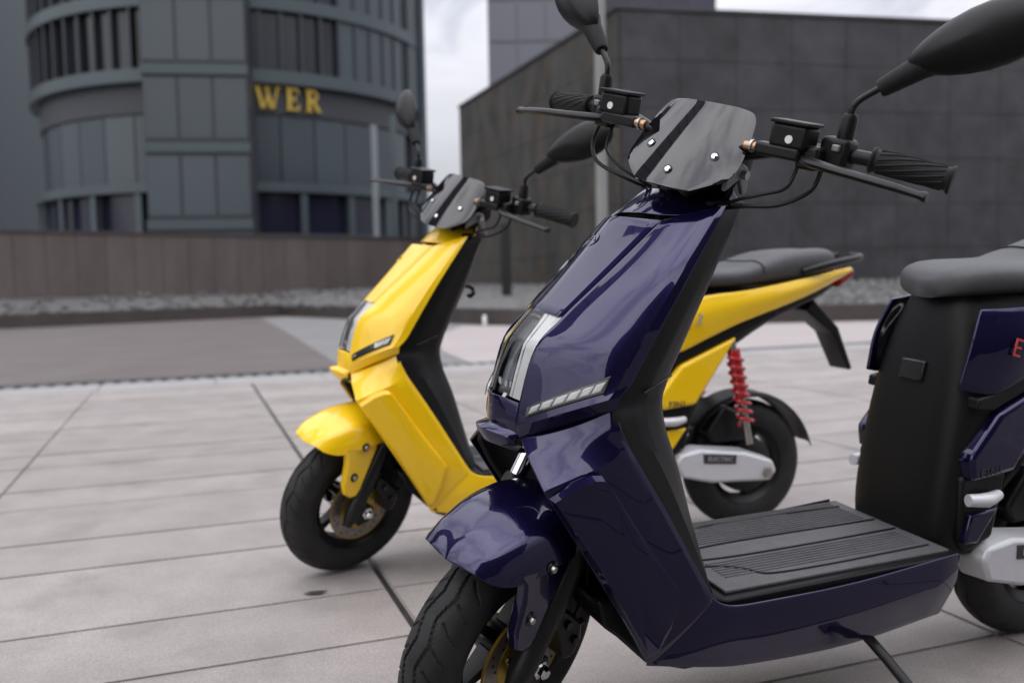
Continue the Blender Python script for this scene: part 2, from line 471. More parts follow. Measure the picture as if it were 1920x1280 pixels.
# far paving fields
E0 = dn(-20, 8.43); E1 = dn(24, 8.43)
sheet('far_paving', [E0, E1, Vector((40, 40)), Vector((-40, 40))], -.012, M_GREYP)
sheet('brown_paving', [dn(-20, 8.44), Vector((-1.62, 8.55)), Vector((-3.98, 15.6)), Vector((-6.3, 22.3)), Vector((-30, 12))], -.004, M_BROWNP)
sheet('pale_paving', [Vector((-.42, 8.82)), dn(20, 8.44), Vector((24, 17.5)), Vector((1.8, 15.5)), Vector((-.9, 16.2)), Vector((-1.15, 13.0)), Vector((-.80, 10.3))], -.004, M_PINKP)

# low planter wall: dark granite blocks along a bent line
LW = [(-18, 12.0), (-10, 19.2), (-5.87, 23.0), (0.0, 15.92), (1.8, 14.9), (20, 16.2)]
lw = empty('planter_wall', (0, 0, 0)); tag(lw, 'low dark brown granite planter wall holding a bed of pale stones', 'wall')
def run_blocks(parent, name, path, z0, z1, thick, length, mat, inward=1, gap=.008):
    for (x0, y0), (x1, y1) in zip(path[:-1], path[1:]):
        d = Vector((x1 - x0, y1 - y0)); L_ = d.length; n_ = max(1, round(L_ / length)); st_ = L_ / n_; ang = math.atan2(d.y, d.x)
        me = None
        for k in range(n_):
            c = Vector((x0, y0)) + d.normalized() * (st_ * (k + .5))
            if me is None:
                o = box(name, (0, thick/2 * inward, (z0 + z1)/2), (st_ - gap, thick, z1 - z0), mat, parent, .006); me = o.data
                o.modifiers.clear()
            else:
                o = bpy.data.objects.new(name, me); COL.objects.link(o); o.parent = parent
            o.location = (c.x, c.y, 0); o.rotation_euler = (0, 0, ang)
run_blocks(lw, 'granite_block', LW, -.03, .29, .28, 1.15, M_PLANTER)
# pebble bed: sloping soil sheet with loose stones on it
BF = [(-18, 12.15), (-10, 19.35), (-5.95, 23.1), (-3.5, 20.25), (-1.5, 17.85), (0.1, 16.1), (2.0, 15.1), (8, 15.5), (20, 16.4)]
BB = [(-18, 13.9), (-10, 20.7), (-6.1, 24.05), (-3.6, 26.2), (-2.2, 33.6), (.58, 27.7), (2.73, 22.05), (8, 23.1), (16, 24.7)]
V = [(x, y, .22) for x, y in BF] + [(x, y, .60) for x, y in BB]; n = len(BF)
bed = from_data('bed_soil', V, [(i, i+1, n+i+1, n+i) for i in range(n-1)], M_PEBBLE, sm=False); orient(bed, (0, 0, 1)); tag(bed, kind='structure')
bm = bmesh.new(); rs = random.Random(3)
proto = []
for q in range(5):
    b2 = bmesh.new(); bmesh.ops.create_icosphere(b2, subdivisions=1, radius=1)
    for v in b2.verts: v.co *= rs.uniform(.8, 1.15)
    proto.append(([v.co.copy() for v in b2.verts], [[v.index for v in f.verts] for f in b2.faces])); b2.free()
VV, FF = [], []
for i in range(n - 1):
    f0, f1, b0, b1 = Vector(BF[i]), Vector(BF[i+1]), Vector(BB[i]), Vector(BB[i+1])
    area = ((f1 - f0).length + (b1 - b0).length)/2 * ((b0 - f0).length + (b1 - f1).length)/2
    dens = 34 if 1 < i < 6 else 12
    for k in range(int(area * dens)):
        u, v = rs.random(), rs.random() ** 1.25
        p = f0.lerp(f1, u).lerp(b0.lerp(b1, u), v); z = .24 + .38 * v
        r = rs.uniform(.06, .13); rot = Matrix.Rotation(rs.uniform(0, 6.28), 3, 'Z') @ Matrix.Rotation(rs.uniform(-.6, .6), 3, 'X')
        pv, pf = rs.choice(proto); o0 = len(VV); sc3 = Vector((r, r * rs.uniform(.7, 1), r * rs.uniform(.55, .85)))
        for c in pv:
            q = rot @ Vector((c.x*sc3.x, c.y*sc3.y, c.z*sc3.z)); VV.append((p.x + q.x, p.y + q.y, z + q.z))
        for f in pf: FF.append(tuple(o0 + j for j in f))
me = bpy.data.meshes.new('pebbles'); me.from_pydata(VV, [], FF); me.update(); smooth(me, 60)
pb = link('pebbles', me, M_PEBBLE); tag(pb, 'pale grey stones heaped in the planter bed below the walls', 'stones', kind='stuff')

# brown granite wall behind the bed
bw = empty('granite_wall', (0, 0, 0)); tag(bw, 'brown granite boundary wall of upright panels in front of the round tower', 'wall')
BW = [(-19.5, 12.7), (-6.04, 24.0), (-1.7, 27.65)]
run_blocks(bw, 'granite_panel', BW, .30, 2.08, .22, .66, M_BROWNW, gap=.012)
for (x0, y0), (x1, y1) in zip(BW[:-1], BW[1:]):
    d = Vector((x1-x0, y1-y0)); c = Vector((x0+x1, y0+y1))/2
    o = box('coping', (0, .11, 2.11), (d.length, .30, .055), M_PLANTER, bw); o.location = (c.x, c.y, 0); o.rotation_euler = (0, 0, math.atan2(d.y, d.x))

# dark stone building with its corner towards the plaza
sb = empty('stone_building', (2.73, 22, 0)); tag(sb, 'dark windowless stone clad building with rusty stains behind the pebble bed', 'building')
A_, B_, C_2 = Vector((-1.80, 34.0)), Vector((2.73, 22.0)), Vector((17.5, 24.9))
def wall_panels(p0, p1, z0, z1, pw, ph, mat, parent, name='stone_panel', gap=.013, th=.05):
    d = p1 - p0; L_ = d.length; nx = round(L_ / pw); nz = round((z1 - z0) / ph); w_, h_ = L_/nx, (z1 - z0)/nz
    ang = math.atan2(d.y, d.x); me = None
    for i in range(nx):
        for j in range(nz):
            c = p0 + d.normalized() * (w_ * (i + .5))
            if me is None:
                o = box(name, (0, 0, 0), (w_ - gap, th, h_ - gap), mat, parent); me = o.data
            else:
                o = bpy.data.objects.new(name, me); COL.objects.link(o); o.parent = parent
            o.location = (c.x - parent.location.x, c.y - parent.location.y, z0 + h_ * (j + .5)); o.rotation_euler = (0, 0, ang)
wall_panels(A_, B_, .3, 7.28, 1.42, 1.16, M_CONC, sb)
wall_panels(B_ + Vector((.03, 0)), C_2, .3, 7.26, 1.5, 1.16, M_CONC2, sb)
nA = Vector((-(B_ - A_).y, (B_ - A_).x)).normalized() * .03; nB = Vector((-(C_2 - B_).y, (C_2 - B_).x)).normalized() * .03
cor = [A_ + nA, B_ + nA + nB, C_2 + nB, Vector((18, 44)), Vector((-1.2, 40))]
V = [(p.x - 2.73, p.y - 22, 0) for p in cor] + [(p.x - 2.73, p.y - 22, 7.24) for p in cor]; k = len(cor)
from_data('core', V, [tuple(range(k)), tuple(range(k, 2*k))] + [(i, (i+1) % k, k+(i+1) % k, k+i) for i in range(k)], M_JOINTD, sb, sm=False)

for nm, P, Q, dz in (('coping', A_, B_, 7.33), ('coping', B_, C_2, 7.31)):
    d = Q - P; c = (P + Q)/2
    o = box(nm, (0, .10, dz), (d.length, .36, .09), M_CONC2, sb, .01); o.location = (c.x - 2.73, c.y - 22, 0); o.rotation_euler = (0, 0, math.atan2(d.y, d.x))

# round tower
TC = Vector((-16.0, 54.0)); TR = 11.0
rt = empty('round_tower', (TC.x, TC.y, 0)); tag(rt, 'round blue grey office tower with dark glass and gold lettering over its base', 'building')
def arc(name, r, z0, z1, a0, a1, mat, parent, th=.3, seg=24):
    """ring piece; angle 0 faces the plaza (-y), positive to the right"""
    V, F = [], []
    for k in range(seg + 1):
        a = math.radians(a0 + (a1 - a0) * k / seg); s_, c_ = math.sin(a), -math.cos(a)
        V += [(r*s_, r*c_, z0), (r*s_, r*c_, z1), ((r-th)*s_, (r-th)*c_, z1), ((r-th)*s_, (r-th)*c_, z0)]
    for k in range(seg):
        for j in range(4): F.append((4*k+j, 4*k+(j+1) % 4, 4*k+4+(j+1) % 4, 4*k+4+j))
    F += [(0, 1, 2, 3), (4*seg, 4*seg+3, 4*seg+2, 4*seg+1)]
    return from_data(name, V, F, mat, parent, angle=30)
arc('core', TR - .75, 0, 34, -120, 140, M_TDARK, rt, .4, 48)
FL = [10.55, 14.05, 17.55, 21.05, 24.55, 28.05]
for i, z in enumerate(FL):
    arc('floor_band', TR + .12, z, z + .62, -110, 78, M_TBAND, rt, .5, 56)
for i, z in enumerate(FL[:-1]):
    zt = FL[i+1]
    me = me2 = me3 = None
    for k in range(-18, 14):
        a = math.radians(k * 5.3 - 2); 
        glass = k <= 8
        key = 'g' if glass else 'p'
        ref = me if glass else me2
        if ref is None:
            o = box('window_pane' if glass else 'facade_panel', (0, -(TR - (.30 if glass else .08)), (z + .62 + zt)/2), (TR * math.radians(5.3) - .10, .06, zt - z - .64), M_TGLASS if glass else M_TGREY, rt)
            if glass: me = o.data
            else: me2 = o.data
        else:
            o = bpy.data.objects.new('window_pane' if glass else 'facade_panel', ref); COL.objects.link(o); o.parent = rt
        o.rotation_euler = (0, 0, a)
        if me3 is None:
            m_ = box('mullion', (0, -(TR - .12), (z + .62 + zt)/2), (.14, .30, zt - z - .64), M_TDARK, rt); me3 = m_.data
        else:
            m_ = bpy.data.objects.new('mullion', me3); COL.objects.link(m_); m_.parent = rt
        m_.rotation_euler = (0, 0, a + math.radians(2.65))
for nm, a0, a1, r, m_ in (('edge_pier', 72, 79, TR + .05, M_TGREY), ('edge_recess', 79, 84, TR - .3, M_TDARK), ('edge_pier', 84, 100, TR + .1, M_TBAND)):
    arc(nm, r, 0 if r < TR + .04 or a0 > 80 else 10.5, 34, a0, a1, m_, rt, .5, 6)
arc('fascia', TR - .35, 9.15, 10.55, -110, 80, M_TDARK, rt, .3, 48)
me = None
for k in range(-10, 8):
    a = math.radians(k * 9.5 + 3)
    if me is None:
        o = box('base_glass', (0, -(TR - .50), 7.45), (TR * math.radians(9.5) - .14, .06, 3.30), M_TGLASS2, rt); me = o.data
    else:
        o = bpy.data.objects.new('base_glass', me); COL.objects.link(o); o.parent = rt
    o.rotation_euler = (0, 0, a)
arc('base_ledge', TR + .05, 5.35, 5.80, -110, 82, M_TBAND, rt, .6, 48)
arc('base_wall', TR - .6, 0, 5.35, -110, 82, M_NAVY, rt, .2, 48)
arc('plinth', TR + .0, 2.6, 3.3, -110, 60, M_TGREY, rt, .2, 48)
me = None
for k in range(-6, 6):
    a = math.radians(k * 14 + 4)
    if me is None:
        o = box('base_column', (0, -(TR - .25), 2.7), (.35, .35, 5.3), M_TGREY, rt); me = o.data
    else:
        o = bpy.data.objects.new('base_column', me); COL.objects.link(o); o.parent = rt
    o.rotation_euler = (0, 0, a)
# gold letters on the fascia, following the curve; the rest of the sign is hidden behind the stair core
def letter(ch, ang, z, size):
    bm = bmesh.new()
    def bar(x0, x1, y0, y1): box_bm(bm, ((x0+x1)/2, (y0+y1)/2, 0), (x1-x0, y1-y0, .10))
    def stroke(x0, y0, x1, y1, w):
        v = [bm.verts.new(c) for zz in (-.05, .05) for c in ((x0-w/2, y0, zz), (x0+w/2, y0, zz), (x1+w/2, y1, zz), (x1-w/2, y1, zz))]
        for f in ((0, 1, 2, 3), (4, 5, 6, 7), (0, 1, 5, 4), (1, 2, 6, 5), (2, 3, 7, 6), (3, 0, 4, 7)): bm.faces.new([v[i] for i in f])
    if ch == 'E':
        bar(-.24, -.06, -.5, .5); bar(-.32, -.24, -.5, -.44); bar(-.32, -.24, .44, .5)
        bar(-.06, .26, .40, .5); bar(.20, .28, .24, .40); bar(-.06, .10, -.04, .06); bar(.10, .16, -.12, .14); bar(-.06, .30, -.5, -.40); bar(.24, .33, -.40, -.22)
    elif ch == 'R':
        bar(-.28, -.10, -.5, .5); bar(-.36, -.28, -.5, -.44); bar(-.36, -.28, .44, .5); bar(-.10, -.02, -.5, -.44)
        n_ = 14; ro, ri, wz = .27, .15, .05
        ring = []
        for k in range(n_ + 1):
            a_ = -PI/2 + PI * k / n_
            ring.append([bm.verts.new((math.cos(a_) * r_ * .95, .23 + math.sin(a_) * r_ * (1 if r_ == ro else 1.05), zz)) for r_ in (ri, ro) for zz in (-wz, wz)])
        for k in range(n_):
            A0, A1 = ring[k], ring[k+1]
            for i, j in ((0, 1), (1, 3), (3, 2), (2, 0)): bm.faces.new((A0[i], A0[j], A1[j], A1[i]))
        bar(-.10, .0, .39, .5); bar(-.10, .0, -.04, .075)
        stroke(.02, -.02, .30, -.5, .19); bar(.30, .44, -.5, -.45)
    else:
        for x0 in (-.46, -.06): stroke(x0, .5, x0 + .24, -.5, .17)
        for x0 in (.06, .46): stroke(x0, .5, x0 - .22, -.5, .09)
        for x0 in (-.46, .0, .46): bar(x0 - .14, x0 + .14, .44, .5)
    M = Matrix.Rotation(math.radians(ang), 4, 'Z') @ Matrix.Translation((0, -(TR - .18), z)) @ Matrix.Rotation(PI/2, 4, 'X') @ Matrix.Scale(size, 4)
    bmesh.ops.transform(bm, matrix=M, verts=bm.verts)
    return from_bm('sign_letter', bm, M_SIGN, rt, sm=False)
letter('E', 29.9, 9.90, 1.08); letter('R', 35.4, 9.90, 1.08); letter('W', 23.5, 9.90, 1.08)
stc = box('stair_core', (0, -(TR + .4), 17), (4.6, 3.0, 34), M_TDARK, rt); stc.rotation_euler = (0, 0, math.radians(8.0))
for k in range(10):
    for x in (-1.55, 0, 1.55):
        o = box('core_window', (x, -(TR + 1.92), 1.9 + 3.5 * k), (1.42, .06, 2.75), M_TGLASS2, rt); o.rotation_euler = (0, 0, math.radians(8.0))
    o = box('core_band', (0, -(TR + 1.95), 3.62 + 3.5 * k), (4.7, .20, .45), M_TBAND, rt); o.rotation_euler = (0, 0, math.radians(8.0))

# far towers beyond the stone building
def tower(name, x0, x1, y, depth, h, wall_m, pane_m, label, fl=3.6, pw=2.2):
    t = empty(name, ((x0+x1)/2, y, 0)); tag(t, label, 'building')
    box('wall', (0, depth/2, h/2), (x1 - x0, depth, h), wall_m, t)
    nx = max(2, int((x1 - x0) / pw)); nz = int(h / fl); w_ = (x1 - x0)/nx; me = None
    for i in range(nx):
        for j in range(2, nz):
            loc = (-(x1 - x0)/2 + w_ * (i + .5), -.04, fl * (j + .5))
            if me is None:
                o = box('window_pane', (0, 0, 0), (w_ - .12, .10, fl - .30), pane_m, t); me = o.data
            else:
                o = bpy.data.objects.new('window_pane', me); COL.objects.link(o); o.parent = t
            o.location = loc
    return t
tower('grey_tower', -1.6, 8.6, 80, 12, 46, M_FARGREY, M_FARGREY, 'pale grey panelled tower rising behind the dark stone building')
tower('navy_tower', 9.4, 20.8, 90, 12, 52, M_NAVY, M_NAVY, 'navy glass tower rising behind the flat roof of the stone building', pw=2.8)
tower('west_office_block', -62, -38, 62, 14, 30, M_TGREY, M_TGLASS, 'grey office block with dark window bands beside the round tower', pw=2.4)

# lamp post, posts and peg
lp = empty('lamp_post', (1.235, 12.0, 0)); tag(lp, 'tall plain grey metal lamp post in front of the stone building', 'lamp post')
tube('pole', [(0, 0, 0), (0, 0, .5), (0, 0, 6.6)], [.085, .080, .072], M_POLE, lp, 20)
tube('base_flange', [(0, 0, -.01), (0, 0, .03)], .16, M_POLE, lp, 20)
box('lamp_arm', (0, -.35, 6.6), (.07, .8, .07), M_POLE, lp, .01)
lh = box('lamp_head', (0, -.85, 6.57), (.26, .6, .09), M_POLE, lp, .02)
bp_ = empty('black_post', (-.10, 21.0, 0)); tag(bp_, 'short square black post standing in the pebbles before the stone building', 'post')
box('shaft', (0, 0, 1.10), (.235, .235, 2.0), M_BLKPOST, bp_, .012); box('cap', (0, 0, 2.11), (.25, .25, .03), M_BLKPOST, bp_, .006)
pgp = empty('marker_peg', (-.49, 16.15, 0)); tag(pgp, 'small white marker peg in front of the dark planter wall', 'peg')
tube('shaft', [(0, 0, -.01), (0, 0, .17), (0, 0, .185)], [.034, .034, .022], M_WHITE, pgp, 12); tube('foot', [(0, 0, -.012), (0, 0, .012)], .06, M_GREY, pgp, 12)
for i, (x, h, lab) in enumerate(((-5.95, 7.75, 'pale grey slender column standing before the round tower base'), (-5.42, 8.6, 'darker thin column close to the right edge of the round tower base'))):
    c_ = empty('column', (x, 40.0 if i == 0 else 42.5, 0)); tag(c_, lab, 'column')
    box('shaft', (0, 0, h/2), (.25, .25, h), M_POSTW if i == 0 else M_TBAND, c_, .02); box('footing', (0, 0, .1), (.6, .6, .2), M_TGREY, c_, .02)
# small dark dry leaf on the slab
lf = [(-.030, 0, .003), (-.012, .010, .005), (.012, .011, .004), (.032, .002, .006), (.014, -.009, .003), (-.012, -.009, .005)]
o = from_data('dry_leaf', [(x, y, z) for x, y, z in lf], [tuple(range(6))], pm('dry_leaf_brown', (.05, .04, .032), rough=.7, var=.3, vscale=90)); mods(o, .0012, 0, offset=1)
o.location = (-.53, 2.285, .0); o.rotation_euler = (0, 0, .2); tag(o, 'small dark dry leaf lying on the paving by the yellow front wheel', 'leaf')

# buildings on the other sides of the plaza, behind the photographer: they show in the paint
def block(name, x, y, sx, sy, h, label, fl=3.5):
    t = empty(name, (x, y, 0)); tag(t, label, 'building')
    box('wall', (0, 0, h/2), (sx, sy, h), M_MASS, t)
    for k in range(int(h / fl)):
        box('floor_band', (0, 0, fl * (k + 1)), (sx + .16, sy + .16, .5), M_TBAND, t)
    return t
block('slim_tower', -26, 7.5, 5.0, 7.0, 62, 'slim dark tower on the west side of the plaza')
block('plaza_block', 10, -19, 34, 8, 17, 'long dark office block closing the south side of the plaza')
# ================================================================== electric scooters
WR = 0.208                      # tyre radius
RAKE = 0.49653657
AX = Vector((-math.sin(RAKE), 0, math.cos(RAKE)))
AO = Vector((-0.03, 0, WR))
def steer_matrix(a):
    return Matrix.Translation(AO) @ Matrix.Rotation(a, 4, AX) @ Matrix.Translation(-AO)

# ---- upper side panel surface (left): rows top -> bottom, front edge F, rear edge B
SP_F = [(-.238, .091, .913), (-.153, .080, .833), (-.077, .068, .761), (-.031, .066, .713), (-.007, .064, .630), (-.001, .065, .588), (-.004, .063, .568)]
SP_B = [(-.320, .150, .938), (-.240, .172, .828), (-.193, .179, .756), (-.161, .181, .704), (-.139, .183, .670), (-.120, .185, .652), (-.119, .179, .632)]
def sp_grid():
    g = []
    for i, (f, b) in enumerate(zip(SP_F, SP_B)):
        f, b = Vector(f), Vector(b); row = []
        nrm = Vector((.62, .76, .18)).normalized()
        amp = (.006, .014, .018, .020, .020, .019, .010)[i]
        for s, k in ((0, 0), (.22, .62), (.5, .98), (.74, 1.0), (.90, .70), (1, 0)):
            row.append(f.lerp(b, s) + nrm * amp * k)
        g.append(row)
    return g
SPG = sp_grid()
SPD = patch_pts(SPG, 8, 8, ub=(5,), vb=(4,))       # dense copy for placing things on the panel
def on_panel(r, s, off=0.0, side=1):
    """point on the side panel: r in rows 0..6, s in columns 0..5"""
    i = min(r * 8, len(SPD) - 1.001); j = min(s * 8, len(SPD[0]) - 1.001)
    i0, j0 = int(i), int(j); a, b = i - i0, j - j0
    p = (SPD[i0][j0] * (1-a) * (1-b) + SPD[i0+1][j0] * a * (1-b) + SPD[i0][j0+1] * (1-a) * b + SPD[i0+1][j0+1] * a * b)
    n = (SPD[i0][j0+1] - SPD[i0][j0]).cross(SPD[i0+1][j0] - SPD[i0][j0]).normalized()
    if n.y < 0: n = -n
    p = p + n * off
    return Vector((p.x, p.y * side, p.z))

def tyre_mesh():
    """tyre with grooves cut into the tread"""
    prof = []
    W = .046; H0, H1 = .130, WR
    pts = [(-.034, .128), (-.040, .136), (-.0455, .152), (-.0465, .166), (-.0440, .180), (-.0385, .1905), (-.030, .1985), (-.019, .2045), (-.008, .2074), (0, .208)]
    full = pts + [(-y, r) for y, r in pts[-2::-1]]
    c = cr_curve([(y, r, 0) for y, r in full], 5)
    prof = [(p.x, p.y) for p in c]
    prof += [(.026, .126), (-.026, .126)]
    seg = 560; v = []; f = []
    n = len(prof)
    def tri(x): x = x % 1.0; return 4*abs(x - .5) - 1
    for k in range(seg):
        th = k / seg
        for j, (y, r) in enumerate(prof):
            d = 0.0
            if r > .176:
                a = abs(y); ph = th * 16 + (0 if y > 0 else .5)
                # zig-zag circumferential groove
                if abs(a - (.0135 + .0050 * tri(ph))) < .0024: d = .0040
                # slanted side cuts
                if .019 < a < .043:
                    u = (th * 32 + (0 if y > 0 else .5) + (a - .019) * 26) % 1.0
                    if u < .115: d = .0035
            a_ = 2*PI*th
            v.append(((r - d) * math.cos(a_), y, (r - d) * math.sin(a_)))
    for k in range(seg):
        k2 = (k+1) % seg
        for j in range(n):
            j2 = (j+1) % n
            f.append((k*n+j, k*n+j2, k2*n+j2, k2*n+j))
    me = bpy.data.meshes.new('tyre'); me.from_pydata(v, [], f); me.update()
    bm = bmesh.new(); bm.from_mesh(me); bmesh.ops.recalc_face_normals(bm, faces=bm.faces); bm.to_mesh(me); bm.free()
    smooth(me, 50); me.materials.append(M_TYRE)
    return me
TYRE_ME = tyre_mesh()

def rim_mesh():
    bm = bmesh.new()
    seg = 72
    prof = [(.128, -.038), (.134, -.038), (.134, -.032), (.124, -.026), (.112, -.020), (.112, .020), (.124, .026), (.134, .032), (.134, .038), (.128, .038), (.119, .028), (.107, .021), (.104, 0), (.107, -.021), (.119, -.028)]
    ring = []
    for k in range(seg):
        a = 2*PI*k/seg
        ring.append([bm.verts.new((r*math.cos(a), y, r*math.sin(a))) for r, y in prof])
    for k in range(seg):
        for j in range(len(prof)):
            j2 = (j+1) % len(prof); k2 = (k+1) % seg
            bm.faces.new((ring[k][j], ring[k][j2], ring[k2][j2], ring[k2][j]))
    bmesh.ops.recalc_face_normals(bm, faces=bm.faces)
    me = bpy.data.meshes.new('rim'); bm.to_mesh(me); bm.free(); smooth(me, 30); me.materials.append(M_BLACKM)
    return me
RIM_ME = rim_mesh()
def spoke_mesh():
    bm = bmesh.new()
    # a twin spoke that widens towards the hub
    pts = [(.030, .017, .020), (.060, .012, .017), (.085, .010, .014), (.112, .015, .015)]
    rings = []
    for r, hw, hd in pts:
        rings.append([bm.verts.new((r, y, z)) for y, z in ((-hd, -hw), (hd, -hw*.8), (hd, hw*.8), (-hd, hw))])
    for i in range(len(rings) - 1):
        for k in range(4): bm.faces.new((rings[i][k], rings[i][(k+1) % 4], rings[i+1][(k+1) % 4], rings[i+1][k]))
    bm.faces.new(rings[0]); bm.faces.new(rings[-1])
    bmesh.ops.recalc_face_normals(bm, faces=bm.faces)
    bmesh.ops.bevel(bm, geom=list(bm.edges), offset=.002, segments=1, affect='EDGES')
    me = bpy.data.meshes.new('spoke'); bm.to_mesh(me); bm.free(); smooth(me, 40); me.materials.append(M_BLACKM)
    return me
SPOKE_ME = spoke_mesh()

def make_scooter(paint, loc, yaw, lean, steer, label, emblem=True):
    root = empty('electric_scooter', (loc[0], loc[1], 0), (-lean, 0, PI + yaw))
    tag(root, label, 'scooter')
    ST = steer_matrix(steer)
    def st(o): o.matrix_basis = ST @ o.matrix_basis; return o      # part that turns with the handlebar
    # ---------------------------------------------------------------- front fairing
    for s in (1, -1):
        pnl = patch('side_panel', SPG, paint, root, 5, 5, ub=(5,), vb=(4,), side=s, out_dir=(.5, .8, .2), angle=28)
        # turn signal on the panel
        c = [(5.02 - .30, .22), (4.97 - .62, .30), (4.30 - .42, 4.02), (4.86 - .42, 3.86)]
        fb, ft, rt, rb = [on_panel(r, q, .0015, s) for r, q in c]
        def quad(name, a, b, c_, d, off0, off1, mat, par, n_=6, bev=.0012):
            """slab over a strip of the panel, corners in panel coordinates"""
            V = []
            for off in (off0, off1):
                for i in range(n_ + 1):
                    t = i / n_
                    lo = lerp(a, d, t); hi = lerp(b, c_, t)
                    V.append(on_panel(lo[0], lo[1], off, s)); V.append(on_panel(hi[0], hi[1], off, s))
            m2 = 2 * (n_ + 1); F = []
            for i in range(n_):
                F += [(2*i, 2*i+2, 2*i+3, 2*i+1), (m2+2*i, m2+2*i+1, m2+2*i+3, m2+2*i+2),
                      (2*i, m2+2*i, m2+2*i+2, 2*i+2), (2*i+1, 2*i+3, m2+2*i+3, m2+2*i+1)]
            F += [(0, 1, m2+1, m2), (2*n_, m2+2*n_, m2+2*n_+1, 2*n_+1)]
            o = from_data(name, V, F, mat, par, angle=30)
            if bev: mods(o, 0, bev, 2, 35)
            return o
        A, B, C_, D = (4.74, .48), (4.23, .50), (3.56, 3.34), (4.36, 3.44)
        sig = quad('turn_signal', A, B, C_, D, -.004, .0022, M_BLACKG, root)
        def inn(u, v):       # bilinear in the bezel, u along, v up
            return lerp(lerp(A, D, u), lerp(B, C_, u), v)
        quad('reflector', inn(.035, .17), inn(.03, .83), inn(.955, .83), inn(.93, .17), .0018, .0026, M_BLACKG, sig, bev=0)
        for k in range(6):
            u0_, u1_ = .06 + k*.147, .06 + k*.147 + .122
            quad('led_cell', inn(u0_, .26), inn(u0_ + .03, .76), inn(u1_ + .03, .76), inn(u1_, .26), .0022, .0062, M_REFL, sig, n_=2, bev=.0018)
        quad('lens', inn(.03, .15), inn(.03, .86), inn(.965, .86), inn(.94, .15), .0066, .0078, M_CLEAR, sig, bev=0)
    # centre panel above the headlight
    cg = []
    for (cx, cz), f in zip(((-.200, .919), (-.134, .843), (-.063, .766)), SP_F[:3]):
        row = []
        for t, fx in ((-1, 0), (-.93, .16), (-.56, .56), (0, 1.0), (.56, .56), (.93, .16), (1, 0)):
            x = f[0] + (cx - f[0]) * fx; z = f[2] + (cz - f[2]) * fx
            row.append((x + (.004 if abs(t) < .95 else 0), f[1] * t * (.985), z))
        cg.append(row)
    cp = patch('centre_panel', cg, paint, root, 6, 4, vb=(1, 2, 4, 5), solid=.006, out_dir=(1, 0, .4), angle=18)
    # round emblem on the centre panel
    em = lathe('emblem', [(.0001, 0), (.0150, 0), (.0150, .0016), (.0142, .0020), (.0136, .0010), (.0001, .0010)], paint, root, 40, closed=False)
    nrm = Vector((.76, 0, .65))
    R_ = Matrix.Translation((-.1640, 0, .879)) @ nrm.to_track_quat('Y', 'Z').to_matrix().to_4x4()
    em.data.transform(R_)
    e2 = tube('emblem_mark', [(-.009, .002, -.002), (0, .002, .006), (.009, .002, -.002)], .0014, M_GREY, em, 6)
    e2.data.transform(R_)
    # headlight: dark bowl, two bright light guides, clear cover
    hl_c = [(-.060, .767), (-.018, .719), (-.001, .681), (.012, .638)]
    hl_f = [SP_F[2], (-.032, .066, .715), (-.019, .065, .672), SP_F[4]]
    def hl_row(k, off, tlist):
        cx, cz = hl_c[k]; f = hl_f[k]; r = []
        for t in tlist:
            b = 1 - abs(t) ** 1.25
            r.append((f[0] + (cx - f[0]) * b + .002*b - off, f[1] * t * .985, f[2] + (cz - f[2]) * b - off * .25))
        return r
    tl = (-1, -.8, -.5, 0, .5, .8, 1)
    hb = patch('headlight', [hl_row(k, .016, tl) for k in range(4)], M_DARKREFL, root, 4, 4, solid=.003, bevel=0, out_dir=(1, 0, .2))
    for s in (1, -1):
        for nm, inner, outer, off in (('light_guide', (.40, .50, .56, .60), (.525, .605, .655, .685), .0030), ('light_guide', (.575, .645, .695, .725), (.985, .985, .985, .985), .0015)):
            g = [[hl_row(k, off, (s * q,))[0] for q in (inner[k], (inner[k] + outer[k])/2, outer[k])] for k in range(4)]
            lg = patch(nm, g, M_REFL, hb, 4, 3, ub=(1,), solid=.004, bevel=.001, out_dir=(1, 0, .2))
            pth = [hl_row(k, .0055, (s * (inner[k] - .025),))[0] for k in range(4)]
            tube('guide_gap', pth, .0026, M_BLACKG, lg, 8, curve=4)
        box('led_marker', (-.006, s * .012, .648), (.004, .006, .010), M_WHITE, hb, .001)
        box('led_marker', (-.009, s * .024, .648), (.004, .006, .010), M_WHITE, hb, .001)
    patch('top_reflector', [[(p[0] - .004, p[1] * .94, p[2] - .006) for p in hl_row(0, .002, tl)],
                            [(p[0], p[1] * .90, p[2]) for p in [tuple(lerp(hl_row(0, .006, tl)[i], hl_row(1, .006, tl)[i], .20)) for i in range(7)]]],
          M_STEEL, hb, 3, 4, solid=.002, bevel=0, out_dir=(1, 0, .2))
    patch('cover_lens', [hl_row(k, 0, tl) for k in range(4)], M_CLEAR, hb, 5, 5, ub=(1,), solid=0, bevel=0, out_dir=(1, 0, .2))
    # nose below the headlight
    ng = []
    for cx, cz, f in ((.014, .633, (-.007, .0635, .626)), (.016, .605, (-.002, .0640, .598)), (.017, .583, (-.005, .0625, .572))):
        ng.append([(f[0] + (cx - f[0]) * (1 - abs(t)**1.3) + (.003 if abs(t) < .8 else 0), f[1] * t * .985, f[2] + (cz - f[2]) * (1 - t*t)) for t in (-1, -.72, -.66, 0, .66, .72, 1)])
    patch('nose_panel', ng, paint, root, 4, 3, vb=(1, 2, 4, 5), solid=.004, out_dir=(1, 0, 0), angle=20)
    # beak lip
    st_ = [(-.066, -.004, .576, .002, .566, -.008, .546), (-.050, .004, .581, .014, .572, .004, .550), (-.026, .010, .586, .033, .578, .022, .555), (0, .012, .588, .042, .581, .030, .557)]
    st_ = st_ + [(-a[0],) + a[1:] for a in st_[-2::-1]]
    V = []
